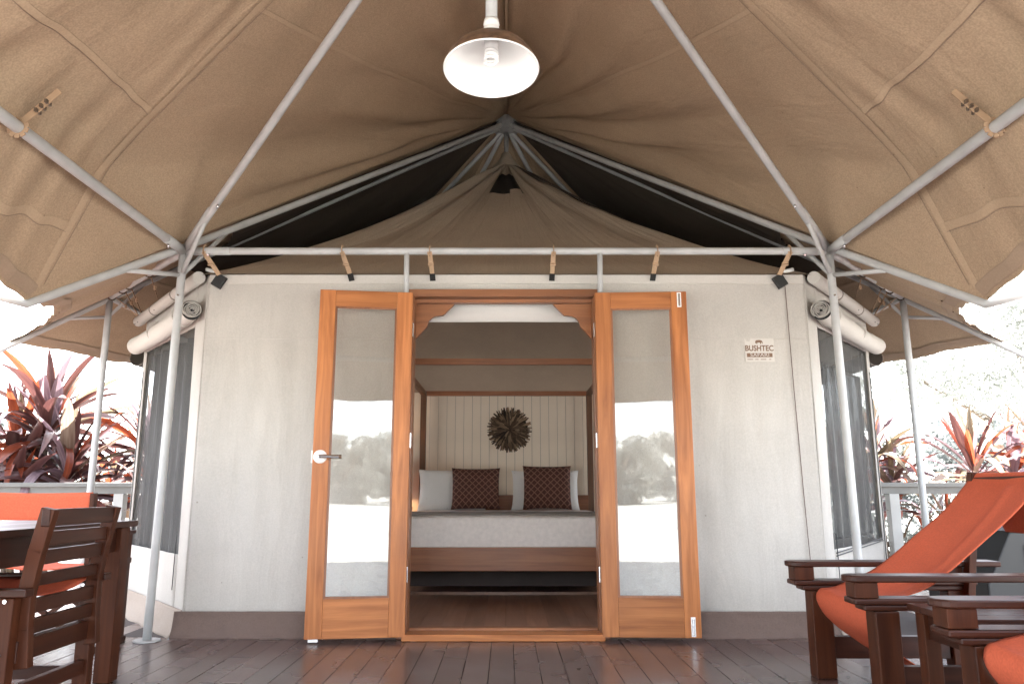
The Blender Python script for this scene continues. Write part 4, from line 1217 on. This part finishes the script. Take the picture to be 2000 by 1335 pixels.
for y in (Y0 + 0.06, Y0 + 0.40):
    MB().beam((X0 + 0.02, y, 0.04), (X1 - 0.02, y, 0.44), 0.022, 0.03, up=(0, 1, 0)).build("cross_leg", M['dark_z'], dc)
    MB().beam((X1 - 0.02, y + 0.03, 0.04), (X0 + 0.02, y + 0.03, 0.44), 0.022, 0.03, up=(0, 1, 0)).build("cross_leg", M['dark_z'], dc)

# sling lounge chairs, right; both face left
def sling_chair(yc, x0, label):
    t = thing("sling_chair", label, "lounge chair", (x0 + 0.6, yc, 0), "sling chairs on the deck")
    HW = 0.325
    for sy in (-1, 1):
        y = yc + sy * HW
        MB().box((x0 + 0.150, y, 0.198), (0.098, 0.088, 0.396)).build("front_leg", M['dark_z'], t, bevel=0.005)
        MB().box((x0 + 0.46, y, 0.409), (0.80, 0.094, 0.022)).build("lower_moulding", M['dark_x'], t, bevel=0.006)
        MB().box((x0 + 0.46, y, 0.433), (0.88, 0.108, 0.024)).build("side_rail", M['dark_x'], t, bevel=0.007)
        MB().box((x0 + 0.075, y, 0.476), (0.095, 0.085, 0.060)).build("arm_block", M['dark_z'], t, bevel=0.003)
        MB().box((x0 + 0.80, y, 0.476), (0.085, 0.075, 0.060)).build("arm_block", M['dark_z'], t, bevel=0.003)
        # arm with a rounded front end
        out = []
        for k in range(9):
            a = R(90 + 180 * k / 8)
            out.append(Vector((x0 + 0.055 + 0.055 * math.cos(a), y + 0.058 * math.sin(a), 0.507)))
        out += [Vector((x0 + 1.02, y - 0.058, 0.507)), Vector((x0 + 1.02, y + 0.058, 0.507))]
        MB().prism(out, (0, 0, 0), (0, 0, 0.026)).build("arm", M['dark_x'], t, bevel=0.006)
        MB().box((x0 + 0.80, y, 0.198), (0.085, 0.075, 0.396)).build("rear_leg", M['dark_z'], t, bevel=0.005)
        MB().box((x0 + 0.47, y, 0.135), (0.565, 0.04, 0.10)).build("lower_rail", M['dark_x'], t, bevel=0.003)
        yi = yc + sy * (HW - 0.068)
        MB().beam((x0 + 0.83, yi, 0.30), (x0 + 0.925, yi + 0.0, 0.955), 0.035, 0.05, up=(0, 1, 0)).build("back_upright", M['dark_z'], t, bevel=0.003)
    smooth_pipe(MB().tube([(x0 + 0.155, yc - HW + 0.05, 0.375), (x0 + 0.155, yc + HW - 0.05, 0.375)], 0.02, 12).build("front_bar", M['dark_y'], t))
    MB().box((x0 + 0.925, yc, 0.905), (0.03, 2 * HW - 0.175, 0.05)).build("top_bar", M['dark_y'], t)
    # the sling: under the front bar, over it, up the back and over the top bar
    prof = [(0.66, 0.050), (0.52, 0.075), (0.38, 0.125), (0.25, 0.205), (0.16, 0.285), (0.125, 0.340), (0.120, 0.378), (0.135, 0.402), (0.165, 0.412), (0.24, 0.428), (0.36, 0.470), (0.50, 0.560), (0.64, 0.668), (0.78, 0.785), (0.88, 0.880), (0.925, 0.940), (0.948, 0.938), (0.97, 0.88), (1.02, 0.76), (1.06, 0.67)]
    def sfn(u, v):
        q = u * (len(prof) - 1); i = min(int(q), len(prof) - 2); f = q - i
        def cr(k):
            P = [prof[max(0, min(len(prof) - 1, i + j))][k] for j in (-1, 0, 1, 2)]
            return 0.5 * ((2 * P[1]) + (-P[0] + P[2]) * f + (2 * P[0] - 5 * P[1] + 4 * P[2] - P[3]) * f * f + (-P[0] + 3 * P[1] - 3 * P[2] + P[3]) * f ** 3)
        x, z = cr(0), cr(1)
        w = 2 * (HW - 0.058)
        sagc = 0.028 * math.sin(v * math.pi)
        if 7 < q < 15: z -= sagc * math.sin((q - 7) / 8 * math.pi); x += 0.0
        edge = 0.020 * noise.noise(Vector((q * 0.7, v * 2, yc))) + 0.007 * math.sin(v * 9 + q * 1.3) * noise.noise(Vector((q * 0.9, v * 3, yc + 4)))
        crease = 0.014 * math.exp(-((v - 0.17 - 0.05 * (q - 10)) / 0.05) ** 2) if 8 < q < 14 else 0
        return Vector((x0 + x, yc - w / 2 + w * v, z + edge * 0.5 + crease))
    MB().grid(sfn, 110, 28, (2.4, 0.6)).build("sling", M['orange'], t, smooth=True, solid=0.005)
    return t
sling_chair(3.56, 1.36, "orange canvas sling chair farther from camera, nearest the tent wall")
sling_chair(2.21, 1.335, "orange canvas sling chair at the bottom right corner, nearest camera")
# side table between the chairs
st = thing("side_table", "low dark timber side table between the two orange sling chairs", "table", (1.9, 2.88, 0))
for i in range(4):
    MB().box((1.90, 2.735 + 0.098 * i, 0.432), (0.74, 0.094, 0.024)).build("plank", M['dark_x'], st, bevel=0.003)
for x in (1.58, 2.22):
    for y in (2.73, 3.03): MB().box((x, y, 0.209), (0.058, 0.058, 0.418)).build("leg", M['dark_z'], st, bevel=0.003)
    MB().box((x, 2.88, 0.37), (0.024, 0.24, 0.09)).build("apron", M['dark_y'], st)
for y in (2.73, 3.03):
    MB().box((1.90, y, 0.37), (0.58, 0.024, 0.09)).build("apron", M['dark_x'], st)
    MB().box((1.90, y, 0.12), (0.58, 0.024, 0.05)).build("stretcher", M['dark_x'], st)
# dark storage chest with a pale lid by the right railing
cb = thing("deck_chest", "black deck chest with pale blue sloping lid behind the sling chair", "chest", (3.35, 5.3, 0))
o_ = [Vector((2.95, 4.9, 0.0)), Vector((4.1, 4.9, 0.0)), Vector((4.1, 4.9, 0.62)), Vector((3.12, 4.9, 0.62)), Vector((2.95, 4.9, 0.30))]
MB().prism(o_, (0, 0, 0), (0, 0.7, 0)).build("chest_body", M['black'], cb, bevel=0.01)
MB().beam((3.20, 4.894, 0.33), (3.95, 4.894, 0.33), 0.012, 0.42, up=(0, 0, 1)).build("chest_panel", M['box_blue'], cb)
MB().box((3.62, 5.25, 0.635), (1.0, 0.74, 0.03)).build("lid", M['box_blue'], cb, bevel=0.006)

# ------------------------------------------------------------------ railings
def railing(x0, x1, y, label, posts):
    t = thing("deck_railing", label, "railing", ((x0 + x1) / 2, y, 0), "deck railings")
    MB().box(((x0 + x1) / 2, y, 0.925), (x1 - x0, 0.11, 0.04)).build("top_rail", M['rail'], t, bevel=0.004)
    MB().box(((x0 + x1) / 2, y, 0.875), (x1 - x0, 0.04, 0.06)).build("sub_rail", M['rail'], t)
    for x in posts:
        MB().box((x, y, 0.422), (0.09, 0.09, 0.844)).build("post", M['rail_pale'], t, bevel=0.004)
    mb_ = None
    for k in range(5):
        smooth_pipe(MB().tube([(x0, y, 0.14 + 0.14 * k), (x1, y, 0.14 + 0.14 * k)], 0.003, 6).build("wire", M['chrome'], t))
    return t
railing(-5.0, -3.30, 7.15, "grey deck railing left of the tent, in front of dark cordyline", (-4.95, -3.52))
railing(3.28, 5.0, 7.15, "grey deck railing right of the tent, behind the orange chair", (3.52, 4.95))
# bench seen under the left railing
bn = thing("garden_bench", "pale timber bench beyond the left railing", "bench", (-4.35, 9.3, GZ))
MB().box((-4.35, 9.3, 0.62), (0.9, 0.05, 0.12)).build("back_rest", M['fly_seam'], bn, bevel=0.004)
MB().box((-4.35, 9.1, 0.30), (0.9, 0.4, 0.05)).build("seat", M['fly_seam'], bn, bevel=0.004)
for x in (-4.75, -3.95):
    MB().box((x, 9.3, (0.68 + GZ) / 2), (0.06, 0.06, 0.68 - GZ)).build("leg", M['fly_seam'], bn)
    MB().box((x, 8.95, (0.275 + GZ) / 2), (0.06, 0.06, 0.275 - GZ)).build("leg", M['fly_seam'], bn)

# ------------------------------------------------------------------ cordyline plants
def leaf_mesh(name, L, W, droop, mat, twist=0.0, cup=0.35, n=9):
    mb = MB()
    x = z = 0.0
    ang = 0.0
    for i in range(n + 1):
        t = i / n
        w = W * (math.sin(math.pi * min(1, (t * 0.92 + 0.06))) ** 0.75) * (1 if t < 0.98 else 0.1)
        w = max(w, 0.004)
        tw = twist * t
        for k in (-1, 0, 1):
            yy = k * w / 2
            zz = abs(k) * w / 2 * cup
            mb.v.append((x, yy * math.cos(tw) - zz * math.sin(tw), z + yy * math.sin(tw) + zz * math.cos(tw)))
        ang -= droop / n * (0.4 + 1.4 * t)
        x += L / n * math.cos(ang); z += L / n * math.sin(ang)
    for i in range(n):
        for k in range(2):
            a = i * 3 + k
            mb.f.append((a, a + 3, a + 4, a + 1))
    return mb.mesh(name, True, mat)
rng = random.Random(21)
LM = {}
for ci in range(5):
    LM[ci] = [leaf_mesh("leaf", 1.0, 0.075 + 0.055 * rng.random(), d_, LEAF[ci], rng.uniform(-0.5, 0.5), 0.3 + 0.3 * rng.random()) for d_ in (0.25, 0.6, 1.0, 1.5, 2.0)]
def cordyline(label, heads, mix, scale, nl=24, seed=0, group="cordyline plants"):
    rg = random.Random(seed)
    bx = sum(h[0] for h in heads) / len(heads); by = sum(h[1] for h in heads) / len(heads)
    t = thing("cordyline", label, "plant", (bx, by, GZ), group)
    for (x, y, z, k) in heads:
        base = Vector((bx + (x - bx) * 0.4, by + (y - by) * 0.4, GZ - 0.02))
        top = Vector((x, y, z))
        pts = [base.lerp(top, q) + Vector((0.04 * math.sin(q * 5 + x), 0.03 * math.cos(q * 4), 0)) * (1 - q) for q in (0, 0.25, 0.5, 0.75, 1)]
        smooth_pipe(MB().tube(pts, 0.035, 9, True, 0.022).build("stem", M['bark'], t))
        for i in range(int(nl * k)):
            q = i / (nl * k)
            az = i * 2.39996 + rg.uniform(-0.3, 0.3)
            el = R(86 - 100 * q + rg.uniform(-9, 9))
            ci = rg.choices(range(5), mix)[0]
            if q < 0.35 and rg.random() < 0.4: ci = rg.choice((1, 4, 2))
            dv = 0 if q < 0.15 else (1 if q < 0.35 else rg.choice((1, 2, 3, 4)))
            o = bpy.data.objects.new("leaf", LM[ci][dv]); col.objects.link(o)
            o.parent = t; o.matrix_parent_inverse = t.matrix_basis.inverted()
            s_ = scale * rg.uniform(0.75, 1.1) * (0.8 + 0.3 * math.sin(q * 3.1))
            o.matrix_basis = Matrix.Translation(top + Vector((0, 0, 0.10 - 0.28 * q))) @ Matrix.Rotation(az, 4, 'Z') @ Matrix.Rotation(-el, 4, 'Y') @ Matrix.Rotation(rg.uniform(-0.7, 0.7), 4, 'X') @ Matrix.Diagonal((s_, s_, s_, 1))
    return t
cordyline("large dark burgundy cordyline behind the railing at the far left", [(-4.72, 7.95, 1.45, 1.3), (-5.05, 8.0, 1.15, 1), (-4.42, 7.85, 0.95, 1), (-4.9, 7.7, 0.6, 0.8)], (7, 2, 2, 1.5, 0.3), 1.0, 50, 1)
cordyline("dark red cordyline between the left railing and the tent window", [(-3.85, 8.3, 1.30, 1.1), (-3.75, 8.2, 0.95, 1)], (7, 2.5, 1, 2, 0.3), 0.70, 40, 2)
cordyline("bright orange cordyline behind the burgundy one on the left", [(-4.55, 9.6, 1.15, 1), (-5.0, 9.9, 0.8, 1), (-4.3, 9.8, 0.7, 0.8)], (2, 5, 0.5, 3, 1.5), 0.7, 26, 3)
cordyline("brown and mauve cordyline beside the right edge of the tent", [(3.86, 8.15, 1.22, 1.2), (4.0, 8.1, 0.85, 1)], (2, 1.5, 3, 3, 1), 0.66, 40, 4)
cordyline("orange and purple cordyline behind the top of the orange sling chair", [(4.75, 7.9, 1.02, 1.1), (5.2, 8.0, 1.0, 1.0), (5.45, 7.8, 1.05, 0.9)], (3, 3, 2.5, 3, 1.2), 0.78, 38, 5)
cordyline("low yellowish cordyline in front of the right railing post gap", [(4.35, 7.75, 0.45, 1), (4.6, 7.8, 0.35, 0.8)], (0.2, 1.5, 0.3, 4, 4), 0.5, 30, 6)

# ------------------------------------------------------------------ trees and shrubs
def leaf_cloud(name, blobs, n, size, mat, seed):
    rg = np.random.default_rng(seed)
    vol = np.array([b[3] ** 2 for b in blobs]); pr = vol / vol.sum()
    idx = rg.choice(len(blobs), n, p=pr)
    B = np.array(blobs)
    d = rg.normal(size=(n, 3)); d /= np.linalg.norm(d, axis=1)[:, None]
    rad = rg.random(n) ** 0.45
    c = B[idx, :3] + d * (B[idx, 3] * rad)[:, None] * np.array([1, 1, 0.8])
    a = rg.normal(size=(n, 3)); a /= np.linalg.norm(a, axis=1)[:, None]
    b = np.cross(a, rg.normal(size=(n, 3))); b /= np.linalg.norm(b, axis=1)[:, None]
    sz = size * (0.6 + 0.8 * rg.random(n))
    a *= sz[:, None]; b *= (sz * 0.42)[:, None]
    v = np.stack([c - a, c + b, c + a, c - b], axis=1).reshape(-1, 3)
    me = bpy.data.meshes.new(name)
    me.vertices.add(4 * n); me.vertices.foreach_set("co", v.astype(np.float32).ravel())
    me.loops.add(4 * n); me.loops.foreach_set("vertex_index", np.arange(4 * n, dtype=np.int32))
    me.polygons.add(n); me.polygons.foreach_set("loop_start", np.arange(0, 4 * n, 4, dtype=np.int32))
    me.materials.append(mat)
    me.update(calc_edges=True); me.validate()
    return me
def make_tree_meshes(seed, h, r, n, size, mat, lo=0.35):
    rg = random.Random(seed)
    blobs = []
    for k in range(16):
        a = rg.uniform(0, 6.28); q = rg.random() ** 0.6
        z = h * rg.uniform(lo, 0.95)
        spread = r * (1.0 - 0.55 * abs(z / h - 0.55) * 2)
        blobs.append((math.cos(a) * q * spread, math.sin(a) * q * spread, z, r * rg.uniform(0.22, 0.42)))
    crown = leaf_cloud("crown", blobs, n, size, mat, seed)
    mb = MB()
    mb.tube([(0, 0, -0.3), (0.05, 0.03, h * 0.3), (0.0, 0.1, h * 0.62)], 0.05 * h * 0.55, 10, True, 0.02 * h * 0.5)
    for b in blobs[:9]:
        mb.tube([(0.03, 0.03, h * rg.uniform(0.2, 0.5)), (b[0] * 0.5, b[1] * 0.5, b[2] * 0.75), b[:3]], 0.012 * h, 6, True, 0.004 * h)
    return crown, mb.mesh("trunk", True, M['bark'])
def tree(name, label, meshes, loc, s=1.0, rz=0.0, group=None, cat="tree"):
    t = thing(name, label, cat, loc, group, rz)
    t.matrix_basis = t.matrix_basis @ Matrix.Diagonal((s, s, s, 1))
    for me, nm in zip(meshes, ("crown", "trunk")):
        o = bpy.data.objects.new(nm, me); col.objects.link(o); o.parent = t
    return t
TM = make_tree_meshes(3, 7.5, 3.8, 42000, 0.07, M['foliage_far'])
TM2 = make_tree_meshes(8, 6.5, 3.2, 9000, 0.14, M['foliage'])
SM = make_tree_meshes(12, 2.4, 1.4, 7000, 0.05, M['foliage_silver'])
tree("leafy_tree", "tall pale tree beyond the right railing, under the fly edge", TM, (13.6, 19.5, GZ), 1.0, 0.4, "trees to the right of the deck")
tree("leafy_tree", "broad tree at the right edge, right of the tall pale tree", TM, (19.0, 22.0, GZ), 1.15, 2.2, "trees to the right of the deck")
tree("leafy_tree", "small tree low behind the right railing, left of the tall pale tree", TM2, (10.4, 23.0, GZ), 0.62, 1.0, "trees to the right of the deck")
tree("shrub", "grey green shrub at the right edge behind the orange cordyline", SM, (6.35, 9.6, GZ), 1.0, 0.3, "silver shrubs", "shrub")
tree("shrub", "pale shrub low behind the right railing beside the tent", SM, (5.2, 10.6, GZ), 0.75, 1.9, "silver shrubs", "shrub")
tree("shrub", "silver leaved shrub at the far left beside the burgundy cordyline", SM, (-5.95, 9.0, GZ), 0.95, 4.0, "silver shrubs", "shrub")
for sx, xx, yy, lb in ((-1, -9.5, 4.6, 'leafy tree on the lawn left of the deck, out past the dining table'), (1, 9.8, 4.4, 'leafy tree on the lawn right of the deck, out past the sling chairs')):
    tree('leafy_tree', lb, TM2, (xx, yy, GZ), 0.85, 1.3 * sx, 'trees beside the deck')
HM = make_tree_meshes(18, 5.0, 2.9, 9000, 0.13, M['foliage_far'], 0.05)
rg = random.Random(31)
for i in range(19):
    x = -19 + 2.1 * i + rg.uniform(-0.8, 0.8); y = -36 - rg.uniform(0, 9)
    tree("leafy_tree", "leafy tree across the lawn, mirrored in the glass of the doors", HM, (x, y, GZ + 0.85), rg.uniform(0.5, 0.95), rg.uniform(0, 6.28), "trees across the lawn mirrored in the door glass")
